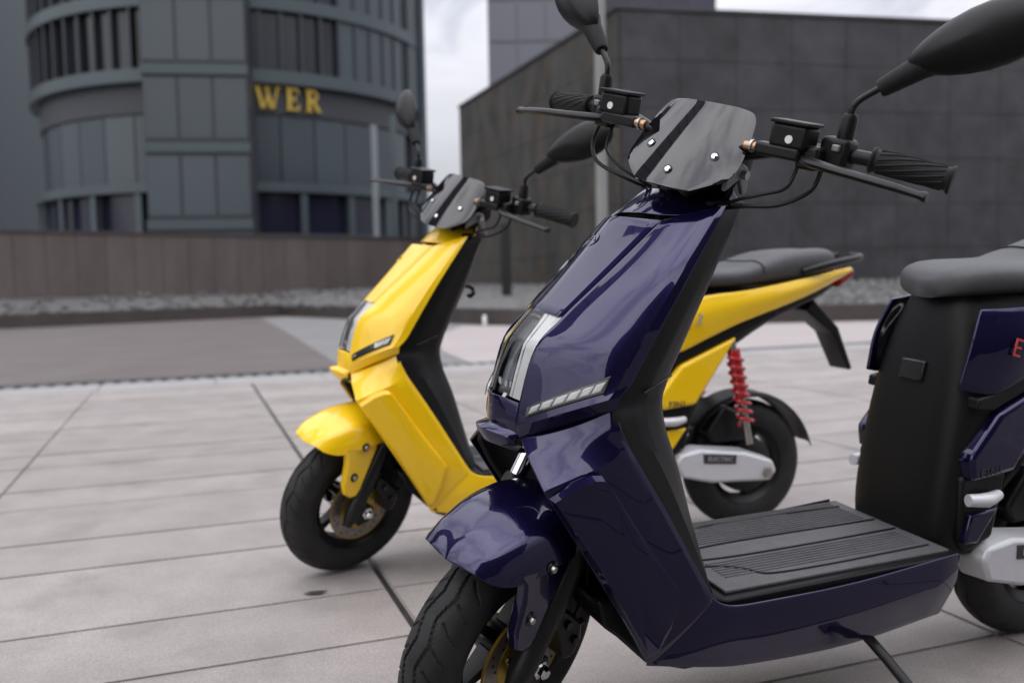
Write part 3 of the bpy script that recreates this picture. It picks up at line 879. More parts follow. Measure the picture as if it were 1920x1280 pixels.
    for y, tx, tz, fx, fz, bx, bz in st_:
        V += [(tx - .012, y, tz + .002), (tx, y, tz), (fx - .003, y, fz + .003), (fx, y, fz), (fx - .002, y, fz - .008), (bx, y, bz), (bx - .02, y, bz - .002)]
    o = from_data('nose_beak', V, grid_faces(7, 7), paint, root, angle=40)
    orient(o, (1, 0, 0)); mods(o, .003, 0)
    # steering cowl above the panels
    ringb = [(-.345, .128, .936), (-.300, .112, .926), (-.262, .088, .921), (-.232, .045, .924), (-.226, 0, .925)]
    ringm = [(-.352, .112, .952), (-.312, .094, .944), (-.276, .072, .942), (-.250, .037, .944), (-.246, 0, .945)]
    ringt = [(-.362, .092, .968), (-.330, .078, .964), (-.296, .058, .963), (-.274, .030, .965), (-.270, 0, .966)]
    full = lambda r: r + [(p[0], -p[1], p[2]) for p in r[-2::-1]]
    V = [p for r in (ringb, ringm, ringt) for p in cr_curve(full(r), 3)]
    nc = len(V) // 3
    o = from_data('steering_cowl', V, grid_faces(3, nc), paint, root, angle=50); orient(o, (1, 0, 0)); mods(o, .004, .001)
    box('steering_head', (-.335, 0, .955), (.09, .15, .05), M_BLACK, root, .012)
    # ---------------------------------------------------------------- lower wings, one per side
    W_F = [(-.008, .060, .574), (-.003, .105, .551), (-.005, .166, .512), (-.090, .164, .378), (-.160, .161, .266), (-.203, .156, .192)]
    W_B = [(-.116, .172, .640), (-.124, .186, .605), (-.142, .187, .570), (-.207, .186, .470), (-.283, .183, .345), (-.310, .181, .302)]
    wg = []
    for i, (f, b) in enumerate(zip(W_F, W_B)):
        f, b = Vector(f), Vector(b); row = []
        amp = (0, .003, .007, .010, .010, .006)[i]
        for t in (0, .33, .66, .93, 1):
            p = f.lerp(b, t); p.y += amp * 4 * t * (1 - t) * .8 - (.004 if t == 1 else 0)
            row.append(p)
        wg.append(row)
    for s in (1, -1):
        patch('leg_shield_wing', wg, paint, root, 5, 5, ub=(1, 2), vb=(3,), side=s, solid=.005, bevel=.002, angle=24)
        # raised field of the wing
        def wy(x, z):
            best = None
            for i in range(len(W_F) - 1):
                for j in range(11):
                    t = j / 10; f = Vector(W_F[i]).lerp(Vector(W_F[i+1]), t); b = Vector(W_B[i]).lerp(Vector(W_B[i+1]), t)
                    for q in range(11):
                        p = f.lerp(b, q / 10); d = (p.x - x)**2 + (p.z - z)**2
                        if best is None or d < best[0]: best = (d, p.y + .0085 * 4 * (q/10) * (1 - q/10))
            return best[1]
        base = [(-.012, .503), (-.045, .527), (-.072, .538), (-.088, .537), (-.101, .524), (-.150, .455), (-.200, .384), (-.238, .331), (-.243, .318), (-.239, .305), (-.228, .262), (-.212, .215), (-.196, .208), (-.160, .268), (-.092, .377)]
        n = len(base); cx = sum(p[0] for p in base)/n; cz = sum(p[1] for p in base)/n
        V = []
        for inset, up in ((0, -.003), (.0010, .004), (.009, .0112), (.018, .0122)):
            for (x, z) in base:
                d = Vector((cx - x, cz - z)); L_ = d.length; d.normalize()
                x2, z2 = x + d.x*inset, z + d.y*inset
                V.append((x2, (wy(x2, z2) + up) * s, z2))
        F = []
        for k in range(3):
            for i in range(n): F.append((k*n+i, k*n+(i+1) % n, (k+1)*n+(i+1) % n, (k+1)*n+i))
        c0 = len(V); V.append((cx, (wy(cx, cz) + .0122) * s, cz))
        for i in range(n): F.append((3*n+i, 3*n+(i+1) % n, c0))
        o = from_data('raised_field', V, F, paint, root, angle=20)
        # foot skirt
        top = [(-.300, .1785, .309), (-.338, .182, .287), (-.42, .181, .282), (-.62, .178, .284), (-.86, .172, .300)]
        mid = [(-.252, .1725, .254), (-.315, .181, .240), (-.41, .180, .236), (-.62, .178, .232), (-.865, .170, .245)]
        bot = [(-.200, .1525, .192), (-.300, .164, .176), (-.40, .165, .163), (-.62, .160, .156), (-.850, .150, .172)]
        patch('foot_skirt', [top, mid, bot], paint, root, 5, 5, side=s, solid=.004, bevel=.002, angle=30)
    # black inner leg shield
    lv = [(.938, -.308, -.378, .146), (.828, -.230, -.336, .166), (.756, -.184, -.303, .172), (.704, -.152, -.279, .174), (.668, -.130, -.262, .175), (.634, -.112, -.250, .175), (.612, -.115, -.249, .180),
          (.570, -.134, -.258, .180), (.500, -.182, -.285, .179), (.390, -.250, -.318, .176), (.300, -.302, -.346, .174)]
    g = []
    for z, xe, xi, ye in lv:
        half = [(xe, ye, z), (xe + (xi - xe) * .40, ye - .012, z), (xe + (xi - xe) * .84, .122, z), (xi, .096, z), (xi - .010, .05, z)]
        g.append(half + [(xi - .014, 0, z)] + [(p[0], -p[1], p[2]) for p in half[::-1]])
    patch('inner_shield', g, M_BLACK, root, 3, 3, ub=(5,), vb=(1, 2, 8, 9), solid=.004, bevel=.002, out_dir=(-1, 0, 0), angle=28)
    box('inner_cap', (-.345, 0, .940), (.062, .24, .012), M_BLACK, root, .005)
    tube('bag_hook', [(-.335, 0, .80), (-.365, 0, .795), (-.375, 0, .78), (-.365, 0, .768), (-.358, 0, .774)], .006, M_BLACK, root, 8, curve=3)
    box('seam_trim', (-.20, .158, .662), (.07, .004, .003), M_BLACKG, root, .001, Matrix.Rotation(.35, 4, 'Z') @ Matrix.Rotation(.3, 4, 'Y'))
    # wheel-well liner
    g = []
    for x, z in ((-.002, .566), (-.016, .512), (-.100, .378), (-.170, .266), (-.214, .194)):
        half = [(x - (.02 if z > .55 else 0), .156 if z < .50 else .150 if z < .55 else .078, z), (x - .035, .140 if z < .55 else .07, z + .004), (x - .095, .09, z + .01), (x - .13, .04, z + .01)]
        g.append(half + [(x - .14, 0, z + .01)] + [(p[0], -p[1], p[2]) for p in half[::-1]])
    patch('wheel_well_liner', g, M_BLACK, root, 3, 3, solid=.003, bevel=0, out_dir=(1, 0, 0))
    g = [[(-.005, y, .560), (.022 - abs(y) * .25, y * .95, .552)] for y in (-.085, -.04, 0, .04, .085)]
    o = patch('nose_underside', g, M_BLACK, root, 3, 2, solid=.003, bevel=0, out_dir=(0, 0, -1))
    prism('belly_pan', [(-.128, .300), (-.140, .252), (-.166, .231), (-.226, .172), (-.30, .148), (-.80, .140), (-.86, .160), (-.86, .272), (-.30, .272)], -.118, .118, M_BLACK, root, .006)
    # floorboard with ribbed mat
    prism('floorboard', [(-.300, .276), (-.87, .276), (-.875, .296), (-.345, .290), (-.322, .298), (-.305, .312)], -.168, .168, M_BLACK, root, .004)
    fm = prism('floor_mat', [(-.352, .290), (-.862, .294), (-.862, .300), (-.352, .2965)], -.150, .150, M_MAT, root, .002)
    bm = bmesh.new()
    for k in range(30):
        y = -.142 + k * .0098
        if abs(y) < .040 or y > .112: continue
        tube_bm(bm, [(-.385, y, .2968), (-.60, y, .2988), (-.835, y, .3000)], .0021, 6)
    from_bm('mat_ribs', bm, M_MAT, fm)
    for s in (1, -1):
        tube('mat_groove', [(-.36, s * .02, .2972), (-.45, s * .03, .2980), (-.60, s * .032, .2992), (-.85, s * .028, .3008)], .0022, M_BLACK, fm, 6, curve=4)
        tube('mat_groove', [(-.36, s * .048, .2972), (-.405, s * .060, .2976), (-.440, s * .086, .2980), (-.452, s * .106, .2980), (-.480, s * .120, .2982), (-.60, s * .124, .2990), (-.84, s * .120, .3006)], .0022, M_BLACK, fm, 6, curve=5)
    # ---------------------------------------------------------------- front wheel, fork and fender (turn with the bar)
    def wheel(x, disc):
        wl = bpy.data.objects.new('front_wheel' if disc else 'rear_wheel', RIM_ME); COL.objects.link(wl); wl.parent = root
        wl.location = (x, 0, WR)
        t = bpy.data.objects.new('tyre', TYRE_ME); COL.objects.link(t); t.parent = wl
        t.rotation_euler = (0, .37, 0)
        for k in range(5):
            q = bpy.data.objects.new('spoke', SPOKE_ME); COL.objects.link(q); q.parent = wl; q.rotation_euler = (0, 2*PI*k/5 + .52, 0)
        if disc:
            lathe('hub', [(.001, -.045), (.030, -.045), (.034, -.03), (.034, .03), (.030, .045), (.001, .045)], M_BLACKM, wl, 32, closed=False)
            d = lathe('brake_disc', [(.058, .0480), (.0905, .0480), (.0905, .0515), (.058, .0515)], M_DISC, wl, 64)
            lathe('disc_edge', [(.0900, .0470), (.0930, .0470), (.0930, .0522), (.0900, .0522)], M_GOLD, wl, 64)
            lathe('disc_carrier', [(.024, .046), (.060, .046), (.060, .0525), (.056, .0535), (.030, .0535), (.024, .052)], M_GOLD, wl, 48)
            hv = bmesh.new()
            for k in range(30):
                a = 2*PI*k/30; r = (.066, .075, .083)[k % 3]
                r_ = bmesh.ops.create_circle(hv, cap_ends=True, segments=10, radius=.0030,
                        matrix=Matrix.Translation((r*math.cos(a), .0520, r*math.sin(a))) @ Matrix.Rotation(-PI/2, 4, 'X'))
            from_bm('disc_holes', hv, M_BLACK, wl)
            for k in range(5):
                a = 2*PI*k/5 + .3
                lathe('disc_bolt', [(.0001, .0525), (.006, .0525), (.006, .057), (.004, .058), (.0001, .058)], M_STEEL, wl, 12, (.042*math.cos(a), 0, .042*math.sin(a)), closed=False)
            st(wl)
        else:
            lathe('hub_motor', [(.001, -.052), (.060, -.052), (.088, -.040), (.092, -.02), (.092, .02), (.088, .040), (.060, .052), (.001, .052)], M_BLACKM, wl, 48, closed=False)
        return wl
    wheel(0, True)
    def legx(z): return .030 - .50 * (z - .25)
    for s in (1, -1):
        y = .086 * s
        o = st(tube('fork_slider', [(legx(.185), y, .185), (legx(.20), y, .20), (legx(.215), y, .215), (legx(.235), y, .235), (legx(.455), y, .455), (legx(.462), y, .462)], [.012, .017, .021, .022, .0215, .019], M_BLACKM, root, 20))
        tube('stanchion', [(legx(.455), y, .455), (legx(.60), y, .60)], .0150, M_CHROME, o, 20)
        # lug that carries the axle behind the leg
        prism('axle_lug', [(.045, .235), (.028, .175), (-.002, .180), (-.020, .200), (-.020, .222), (.0, .236)], .068, .092, M_BLACKM, o, .004, side=s)
        ax = lathe('axle_bolt', [(.0001, .106), (.008, .106), (.0112, .102), (.0112, .094), (.0165, .093), (.0165, .089), (.0001, .089)], M_CHROME, o, 6, (0, 0, WR), closed=False, angle=20)
        if s < 0: ax.data.transform(Matrix.Diagonal((1, -1, 1, 1))); ax.data.flip_normals()
    cal = st(prism('brake_caliper', [(-.030, .315), (-.052, .300), (-.092, .262), (-.098, .225), (-.080, .196), (-.058, .200), (-.045, .240), (-.022, .276)], .050, .092, M_BLACKM, root, .006))
    for (x, z) in ((-.050, .275), (-.075, .235)):
        lathe('caliper_bolt', [(.0001, .092), (.008, .092), (.008, .098), (.0001, .098)], M_BLACKG, cal, 6, (x, 0, z), closed=False)
    tube('bleed_nipple', [(-.094, .075, .240), (-.112, .078, .250)], .006, M_BLACKM, cal, 8)
    st(tube('front_brake_hose', [(-.090, .072, .262), (-.112, .074, .310), (-.105, .07, .38), (-.118, .06, .45), (-.16, .05, .55)], .0042, M_BLACK, root, 8, curve=5))
    # fender
    FS = [((.155, .424), (.153, .016, .421), (.154, .008, .423)),
          ((.144, .438), (.149, .050, .424), (.146, .034, .432)),
          ((.122, .453), (.132, .076, .412), (.127, .054, .444)),
          ((.090, .466), (.095, .089, .402), (.092, .066, .455)),
          ((.042, .479), (.046, .096, .406), (.044, .072, .467)),
          ((-.030, .486), (-.026, .097, .416), (-.028, .072, .472)),
          ((-.090, .476), (-.090, .084, .416), (-.090, .060, .461)),
          ((-.145, .444), (-.150, .066, .385), (-.147, .048, .430))]
    g = []
    for (cx, cz), sd_, sh in FS:
        m1 = lerp(sd_, sh, .5); m1 = (m1[0], m1[1] + .004, m1[2])
        half = [sd_, m1, sh, (cx, sh[1] * .45, cz - .003)]
        g.append(half + [(cx, 0, cz)] + [(p[0], -p[1], p[2]) for p in half[::-1]])
    fen = st(patch('front_fender', g, paint, root, 5, 4, vb=(), solid=.003, bevel=.001, out_dir=(0, 0, 1), angle=35))
    for s in (1, -1):
        sp_o = [(.090, .418, .0885), (.080, .402, .0950), (.078, .370, .097), (.085, .315, .097), (.078, .283, .097), (.062, .270, .097), (.044, .272, .097), (.032, .288, .097), (.006, .350, .097), (-.016, .400, .097), (-.022, .424, .0925), (.030, .432, .0895)]
        m = len(sp_o); cx_, cz_ = .04, .345
        if s < 0: sp_o = [(x - .012, z, y - .020) for x, z, y in sp_o]
        V = [(x, (.076 if s > 0 else .062) * s, z) for x, z, y in sp_o] + [(x + (cx_ - x) * .05, y * s, z + (cz_ - z) * .03) for x, z, y in sp_o]
        o = from_data('fender_stay', V, [tuple(range(m)), tuple(range(m, 2*m))] + [(i, (i+1) % m, m + (i+1) % m, m + i) for i in range(m)], paint, fen, angle=25)
        mods(o, 0, .005, 3, 50)
        for (x, z) in ((.022, .412), (.054, .332)):
            w_ = lathe('bolt_recess', [(.0001, .0955), (.0115, .0955), (.0115, .0975), (.0085, .0965), (.0001, .0965)], M_BLACKG, fen, 20, (x, 0, z), closed=False)
            b_ = lathe('stay_bolt', [(.0001, .096), (.0062, .096), (.0068, .099), (.0055, .1035), (.003, .105), (.0001, .105)], M_STEEL, fen, 16, (x, 0, z), closed=False)
            if s < 0:
                for q in (w_, b_): q.data.transform(Matrix.Translation((-.012, .020, 0)) @ Matrix.Diagonal((1, -1, 1, 1))); q.data.flip_normals()
    # ---------------------------------------------------------------- handlebar group
    bar = st(tube('handlebar', [(-.364, .372, 1.062), (-.338, .26, 1.069), (-.318, .16, 1.064), (-.312, .07, 1.040), (-.318, 0, 1.026), (-.312, -.07, 1.040), (-.318, -.16, 1.064), (-.338, -.26, 1.069), (-.364, -.372, 1.062)], .0112, M_BLACKM, root, 14, curve=5))
    tube('stem', [(-.322, 0, 1.03), (-.334, 0, .95)], .022, M_BLACKM, bar, 16)
    for s in (1, -1):
        g0, g1 = Vector((-.3405, .268 * s, 1.069)), Vector((-.366, .379 * s, 1.061))
        path = [g0.lerp(g1, t) for t in (0, .03, .06, .94, .97, 1)]
        gr = st(tube('grip', path, [.0175, .020, .0165, .0165, .0205, .0195], M_RUBBER, root, 20))
        bm = bmesh.new()
        d = (g1 - g0); L_ = d.length; d.normalize()
        a_ = d.cross(Vector((0, 0, 1))).normalized(); b_ = a_.cross(d)
        for k in range(12):
            pth = []
            for q in range(9):
                t = .10 + (.80) * q / 8; an = 2*PI*k/12 + t * 2.0
                pth.append(g0 + d * L_ * t + (a_ * math.cos(an) + b_ * math.sin(an)) * .0166)
            tube_bm(bm, pth, .0016, 5)
        from_bm('grip_ribs', bm, M_RUBBER, gr)
        # switch housing and clamp
        sw = st(box('switch_housing', (-.327, .222 * s, 1.070), (.040, .046, .046), M_BLACK, root, .008))
        box('switch_button', (-.305, .228 * s, 1.078), (.008, .012, .010), M_GREY, sw, .002)
        st(box('lever_clamp', (-.305, .196 * s, 1.058), (.044, .034, .036), M_BLACKM, root, .006))
        rv = st(box('brake_reservoir', (-.292, .166 * s, 1.084), (.044, .060, .036), M_BLACK, root, .006))
        box('reservoir_cap', (-.292, .166 * s, 1.104), (.048, .064, .006), M_BLACK, rv, .002)
        sg = tube('sight_glass', [(-.271, .170 * s, 1.080), (-.2680, .170 * s, 1.080)], .0060, M_WHITE, rv, 16)
        box('master_cylinder', (-.283, .152 * s, 1.060), (.024, .075, .020), M_BLACKM, rv, .005)
        tube('banjo_bolt', [(-.279, .116 * s, 1.060), (-.279, .096 * s, 1.059)], [.0075, .0075], M_BRASS, rv, 10)
        tube('banjo_washer', [(-.279, .110 * s, 1.060), (-.279, .106 * s, 1.060)], [.010, .010], M_STEEL, rv, 14)
        lv_ = st(tube('brake_lever', [(-.292, .188 * s, 1.056), (-.268, .215 * s, 1.054), (-.256, .25 * s, 1.052), (-.252, .30 * s, 1.049), (-.258, .345 * s, 1.045), (-.268, .372 * s, 1.041), (-.271, .380 * s, 1.040), (-.2715, .384 * s, 1.040)],
                     [.0100, .0100, .0095, .0090, .0082, .0072, .0105, .0085], M_BLACKM, root, 10, squash=(1.15, .75)))
        # mirror: clamp post, bent stem, boot, housing
        mr = st(tube('mirror_stem', [(-.322, .230 * s, 1.126), (-.322, .231 * s, 1.138), (-.325, .240 * s, 1.152), (-.334, .273 * s, 1.180)], .0050, M_BLACKM, root, 10, curve=4))
        tube('clamp_post', [(-.323, .229 * s, 1.088), (-.322, .230 * s, 1.122), (-.322, .230 * s, 1.128)], [.0125, .0120, .0085], M_BLACK, mr, 14)
        tube('boot', [(-.3305, .258 * s, 1.1665), (-.332, .262 * s, 1.170), (-.345, .302 * s, 1.204), (-.350, .314 * s, 1.214)], [.0115, .0135, .0180, .0215], M_RUBBER, mr, 16)
        C0 = Vector((-.366, .358, 1.246)); ua = Vector((-.05, .125, .075)).normalized(); na = Vector((.93, .26, .22)); na = (na - ua * na.dot(ua)).normalized(); va = na.cross(ua)
        if va.z < 0: va = -va
        V = []; NU, NV = 10, 24
        def outline(a):     # leaf outline, narrow at the neck
            c, q = math.cos(a), math.sin(a)
            rr = .5 + .5 * c
            return (.094 * c + .004, (.052 * q) * (.40 + .60 * min(1, (rr + .10) ** .55)))
        for i in range(NU):
            t = i / (NU - 1)
            k = math.cos(t * PI / 2) ** .55 if t < 1 else .02
            for j in range(NV):
                a = 2*PI*j/NV; x_, y_ = outline(a)
                p = C0 + ua * (x_ * k - .012 * (1 - k)) + va * (y_ * k) + na * (.036 * t)
                V.append((p.x, p.y * s, p.z))
        hs = from_data('mirror_housing', V, grid_faces(NU, NV, True) + [tuple((NU-1)*NV + j for j in range(NV))], M_BLACK, mr, angle=60)
        V = []
        for j in range(NV):
            x_, y_ = outline(2*PI*j/NV); p = C0 + ua * x_ * .96 + va * y_ * .96 - na * .001
            V.append((p.x, p.y * s, p.z))
        from_data('mirror_glass', V, [tuple(range(NV))], M_MIRROR, mr, sm=False)
        # hoses and cables
        st(tube('brake_hose', [(-.279, .100 * s, 1.058), (-.284, .084 * s, 1.050), (-.296, .080 * s, 1.02), (-.300, .076 * s, .985), (-.310, .06 * s, .955)], .0042, M_BLACK, root, 8, curve=5))
        st(tube('throttle_cable', [(-.306, .214 * s, 1.046), (-.290, .212 * s, 1.012), (-.268, .180 * s, .985), (-.262, .130 * s, .972), (-.290, .08 * s, .958)], .0036, M_BLACK, root, 8, curve=5))
        st(tube('switch_cable', [(-.300, .180 * s, 1.050), (-.285, .176 * s, 1.010), (-.270, .150 * s, .995), (-.268, .115 * s, .980), (-.29, .07 * s, .960)], .0030, M_BLACK, root, 8, curve=5))
    # windscreen with three screws
    def ws(y, t):    # t 0 bottom .. 1 top ; profile leans back, sides sweep back
        x = -.2105 - .082 * t - .012 * t * t - 1.9 * y * y * (1 + .5 * t)
        z = .981 + .129 * t
        return x, z
    outl = [(0, -.012), (.030, -.010), (.0535, -.004), (.075, .085), (.0965, .185), (.1020, .30), (.1000, .50), (.0945, .70), (.0870, .87), (.0760, .965), (.055, 1.000), (.030, 1.012), (0, 1.016)]
    rows = []
    for (yy, t) in outl: rows.append((yy, t))
    V = []; NR = len(rows); cols = [-1, -.8, -.6, -.4, -.2, 0, .2, .4, .6, .8, 1]
    dense = cr_curve([(a, b, 0) for a, b in rows], 4, breaks=(2, 4))
    for p in dense:
        for c in cols:
            y = max(p.x, .0005) * c; x, z = ws(y, p.y); V.append((x, y, z))
    o = from_data('windscreen', V, grid_faces(len(dense), len(cols)), M_SCREEN, root, angle=60)
    orient(o, (1, 0, .4)); mods(o, .004, .0016, 3, 50); st(o)
    nr = Vector((.80, 0, .50)).normalized()
    for (y, t) in ((.061, .415), (-.061, .415), (0, .175)):
        x, z = ws(y, t)
        for nm, prof, mt in (('screw_cup', [(.0001, .0005), (.0078, .0005), (.0078, .0014), (.0055, .0010), (.0001, .0008)], M_BLACKG), ('screw', [(.0001, .0010), (.0050, .0010), (.0050, .0026), (.0034, .0036), (.0001, .0038)], M_CHROME)):
            q = lathe(nm, prof, mt, o, 18, closed=False)
            nn = Vector((.80, .80 * 3.8 * y * .9, .50)).normalized()
            q.data.transform(Matrix.Translation((x, y, z)) @ nn.to_track_quat('Y', 'Z').to_matrix().to_4x4())
    # instrument housing behind the screen
    V = []
    secs = [(0.0, .040, .978, 1.020, -.266), (.25, .060, .972, 1.050, -.290), (.6, .076, .972, 1.078, -.318), (1.0, .070, .985, 1.080, -.360)]
    for _, hw, z0, z1, x in secs:
        for k in range(20):
            a = 2*PI*k/20; c, q = math.cos(a), math.sin(a)
            c = math.copysign(abs(c) ** .6, c); q = math.copysign(abs(q) ** .6, q)
            V.append((x, hw * c, (z0 + z1)/2 + (z1 - z0)/2 * q))
    ih = st(from_data('instrument_housing', V, grid_faces(4, 20, True) + [tuple(range(20)), tuple(range(60, 80))], M_BLACK, root, angle=50))
    st(box('display', (-.362, 0, 1.045), (.006, .105, .055), M_SCREEN, root, .004))
    for s in (1, -1):
        bk = st(prism('screen_bracket', [(-.262, 1.005), (-.300, 1.030), (-.318, 1.022), (-.330, .985), (-.318, .978), (-.300, 1.004), (-.262, .985)], .080, .088, M_GREY, root, .002, side=s))
        tube('bracket_bolt', [(-.306, .088 * s, 1.012), (-.306, .096 * s, 1.012)], .008, M_STEEL, bk, 6)
    prism('ignition_bracket', [(-.372, .975), (-.345, .992), (-.330, .982), (-.338, .955), (-.372, .938), (-.392, .930), (-.395, .946)], .072, .080, M_GREY, root, .002)
    # ---------------------------------------------------------------- rear half
    cs = [(.268, -.862, -1.00, .120), (.34, -.858, -1.02, .126), (.45, -.868, -1.07, .130), (.57, -.886, -1.15, .130), (.67, -.906, -1.32, .126), (.735, -.922, -1.50, .112), (.775, -.935, -1.58, .098)]
    V = []; K = 32
    dc = [cr_curve([Vector(q[:3]) for q in cs], 3), cr_curve([Vector((q[0], q[3], 0)) for q in cs], 3)]
    for p_, q_ in zip(*dc):
        z, xf, xb, hw = p_.x, p_.y, p_.z, q_.y
        for k in range(K):
            a = 2*PI*k/K; c, q = math.cos(a), math.sin(a)
            c = math.copysign(abs(c) ** .5, c); q = math.copysign(abs(q) ** .5, q)
            V.append(((xf + xb)/2 + (xf - xb)/2 * c, hw * q, z))
    nR = len(V) // K
    uc = from_data('underseat_core', V, grid_faces(nR, K, True) + [tuple(range(K)), tuple((nR-1)*K + k for k in range(K))], M_BLACK, root, angle=50)
    prism('core_latch', [(-.885, .60), (-.893, .64), (-.900, .64), (-.895, .60)], -.03, .03, M_BLACKG, root, .003)
    for s in (1, -1):
        g = [[(-.886, .118, .600), (-.955, .143, .592), (-1.060, .150, .634), (-1.170, .150, .676), (-1.40, .135, .745), (-1.600, .075, .808)],
             [(-.905, .122, .680), (-.985, .152, .690), (-1.08, .158, .712), (-1.185, .157, .735), (-1.41, .142, .780), (-1.625, .080, .826)],
             [(-.935, .112, .752), (-1.02, .138, .757), (-1.10, .146, .766), (-1.20, .146, .775), (-1.42, .132, .808), (-1.620, .075, .838)]]
        up = patch('rear_side_panel', g, paint, root, 5, 4, side=s, solid=.008, bevel=.003, angle=30)
        prism('side_strip', [(-.915, .562), (-.960, .558), (-1.168, .640), (-1.30, .690), (-1.30, .712), (-1.168, .672), (-.95, .590), (-.918, .584)], .10, .140, M_BLACK, root, .004, side=s)
        lp = prism('rear_lower_panel', [(-.968, .560), (-1.163, .637), (-1.022, .430), (-.905, .420), (-.896, .470)], .095, .150, paint, root, .010, side=s, inset=.006, seg=3)
        prism('rear_corner_panel', [(-.992, .366), (-.941, .298), (-.905, .300), (-.918, .358)], .095, .146, paint, root, .005, side=s)
        prism('panel_backing', [(-.898, .43), (-1.02, .44), (-.995, .30), (-.93, .275), (-.905, .30)], .09, .134, M_BLACK, root, .008, side=s)
        pg = tube('passenger_peg', [(-.900, .150 * s, .391), (-.940, .158 * s, .390), (-.980, .150 * s, .394)], [.012, .014, .010], M_SILVER, root, 12, curve=3)
        T0 = Matrix.Rotation(PI, 4, 'Z') if s < 0 else Matrix.Identity(4)
        def on_side(x, y, z, tilt):
            # text plane facing +y (left) or -y (right)
            R1 = Matrix.Rotation(PI/2, 4, 'X')
            R2 = Matrix.Rotation(PI if s > 0 else 0, 4, 'Z')
            return Matrix.Translation((x, y * s, z)) @ Matrix.Rotation(-tilt * s, 4, 'Y') @ R2 @ R1
        text('panel_print', 'F3N1', .026, on_side(-.955, .1512, .440, 0), M_TEXTDARK, lp)
        # two-character mark on the upper panel
        text('panel_mark', 'E', .050, on_side(-.985, .1575, .680, .25), M_TEXTRED, up)
        text('panel_mark', '3', .050, on_side(-1.020, .1605, .690, .25), M_TEXTGREY, up)
        # spring and damper
        sx0, sz0, sx1, sz1 = -1.145, .625, -1.215, .300
        sp_ = tube('rear_shock', [(sx0, .135 * s, sz0), (sx1, .135 * s, sz1)], .011, M_STEEL, root, 12)
        pth = []
        for k in range(0, 8 * 14 + 1):
            t = .16 + .66 * k / (8 * 14); an = 2*PI*k/14
            pth.append((sx0 + (sx1 - sx0)*t + .022*math.cos(an), (.135 + .022*math.sin(an)) * s, sz0 + (sz1 - sz0)*t))
        tube('spring', pth, .0058, M_RED, sp_, 8)
        tube('shock_body', [(sx0 + (sx1-sx0)*.1, .135*s, sz0 + (sz1-sz0)*.1), (sx0 + (sx1-sx0)*.55, .135*s, sz0 + (sz1-sz0)*.55)], .0195, M_RED, sp_, 14)
        # cast swingarm
        sa = prism('swingarm', [(-.948, .262), (-.962, .288), (-1.03, .302), (-1.20, .282), (-1.30, .245), (-1.315, .208), (-1.29, .178), (-1.20, .180), (-1.072, .185), (-.968, .214)], .085, .150, M_SILVER, root, .008, side=s, inset=.010)
        prism('swingarm_badge', [(-1.045, .283), (-1.160, .272), (-1.158, .244), (-1.047, .254)], .148, .1525, M_TEXTDARK, sa, .001, side=s)
        text('badge_print', 'ELECTRIC', .020, on_side(-1.103, .1532, .263, .095), M_TEXTGREY, sa)
        lathe('axle_nut', [(.0001, .150), (.016, .150), (.016, .162), (.0001, .164)], M_STEEL, sa, 6, (-1.27, 0, WR), closed=False) if s > 0 else None
        tube('grab_rail', [(-1.40, .125 * s, .825), (-1.50, .145 * s, .850), (-1.62, .115 * s, .868), (-1.655, .03 * s, .872)], .011, M_BLACKM, root, 10, curve=5)
    # seat: a long saddle with a step for the pillion
    sec = [(-.905, .040, .765, .800), (-.925, .080, .768, .822), (-.98, .112, .770, .836), (-1.08, .134, .774, .838), (-1.18, .142, .778, .842), (-1.25, .142, .784, .862), (-1.34, .134, .790, .890), (-1.46, .116, .800, .900), (-1.54, .092, .808, .896), (-1.575, .05, .815, .878)]
    V = []; K = 22
    ds = cr_curve([Vector((a, b, c)) for a, b, c, d in sec], 3); dt = cr_curve([Vector((a, d, 0)) for a, b, c, d in sec], 3)
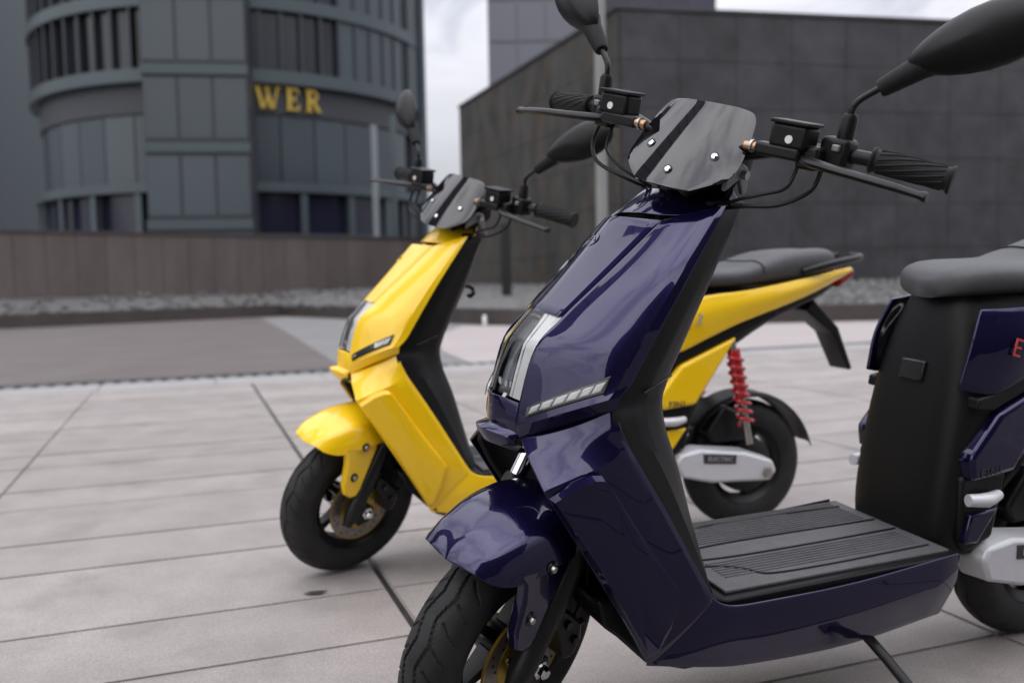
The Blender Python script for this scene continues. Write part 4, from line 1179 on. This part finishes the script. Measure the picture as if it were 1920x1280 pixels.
    for p, q in zip(ds, dt):
        for k in range(K):
            a = 2*PI*k/K; c, s_ = math.cos(a), math.sin(a)
            c = math.copysign(abs(c) ** .62, c); s_ = math.copysign(abs(s_) ** .62, s_)
            zm = (p.z + q.y) / 2; V.append((p.x, p.y * c, zm + (q.y - p.z)/2 * s_ - (.004 if abs(c) < .3 and s_ > 0 else 0)))
    nS = len(ds)
    seat = from_data('seat', V, grid_faces(nS, K, True) + [tuple(range(K)), tuple((nS-1)*K + k for k in range(K))], M_SEAT, root, angle=60)
    for i in (14, 15):
        pass
    tube('seat_piping', [(V[15*K + k][0], V[15*K + k][1] * 1.004, V[15*K + k][2] + .001) for k in range(0, K // 2 + 1)], .0028, M_BLACK, seat, 6)
    # tail: light, fender
    tl_ = prism('tail_light', [(-1.585, .770), (-1.640, .800), (-1.650, .828), (-1.600, .820)], -.060, .060, M_REDLENS, root, .006)
    g = []
    for k in range(9):
        a = math.radians(35 + 130 * k / 8)
        r = .236
        g.append([(-1.27 + r*math.cos(a), y, WR + r*math.sin(a) + (0 if abs(y) < .05 else -.012)) for y in (-.062, -.045, 0, .045, .062)])
    patch('rear_fender', g, M_BLACK, root, 3, 3, solid=.004, bevel=.001, out_dir=(0, 0, 1))
    prism('plate_bracket', [(-1.50, .735), (-1.60, .640), (-1.66, .500), (-1.645, .495), (-1.58, .62), (-1.47, .70)], -.05, .05, M_BLACK, root, .006)
    wheel(-1.27, False)
    prism('motor_cover', [(-1.10, .330), (-1.16, .415), (-1.24, .38), (-1.27, .30), (-1.12, .29)], -.080, .080, M_BLACKM, root, .010)
    # side stand, foot on the ground plane of the leaning scooter
    fz = math.tan(lean) * .285 + .006
    ss = tube('side_stand', [(-.70, .10, .150), (-.715, .16, .110), (-.735, .285, fz)], [.011, .010, .010], M_BLACKM, root, 10)
    box('stand_foot', (-.737, .288, fz), (.05, .035, .010), M_BLACKM, ss, .003, Matrix.Rotation(lean, 4, 'X'))
    return root

make_scooter(M_PURPLE, (-0.04027403, 1.49252351), 0.38788946, 0.08195379, 0.46404039,
             'deep purple electric scooter with black inner shield, its front wheel turned on the paving')
make_scooter(M_YELLOW, (-0.47269343, 2.47740071), 0.31613149, 0.03525599, 0.47944565,
             'bright yellow electric scooter with gold brake disc and black floorboard, behind the purple one')
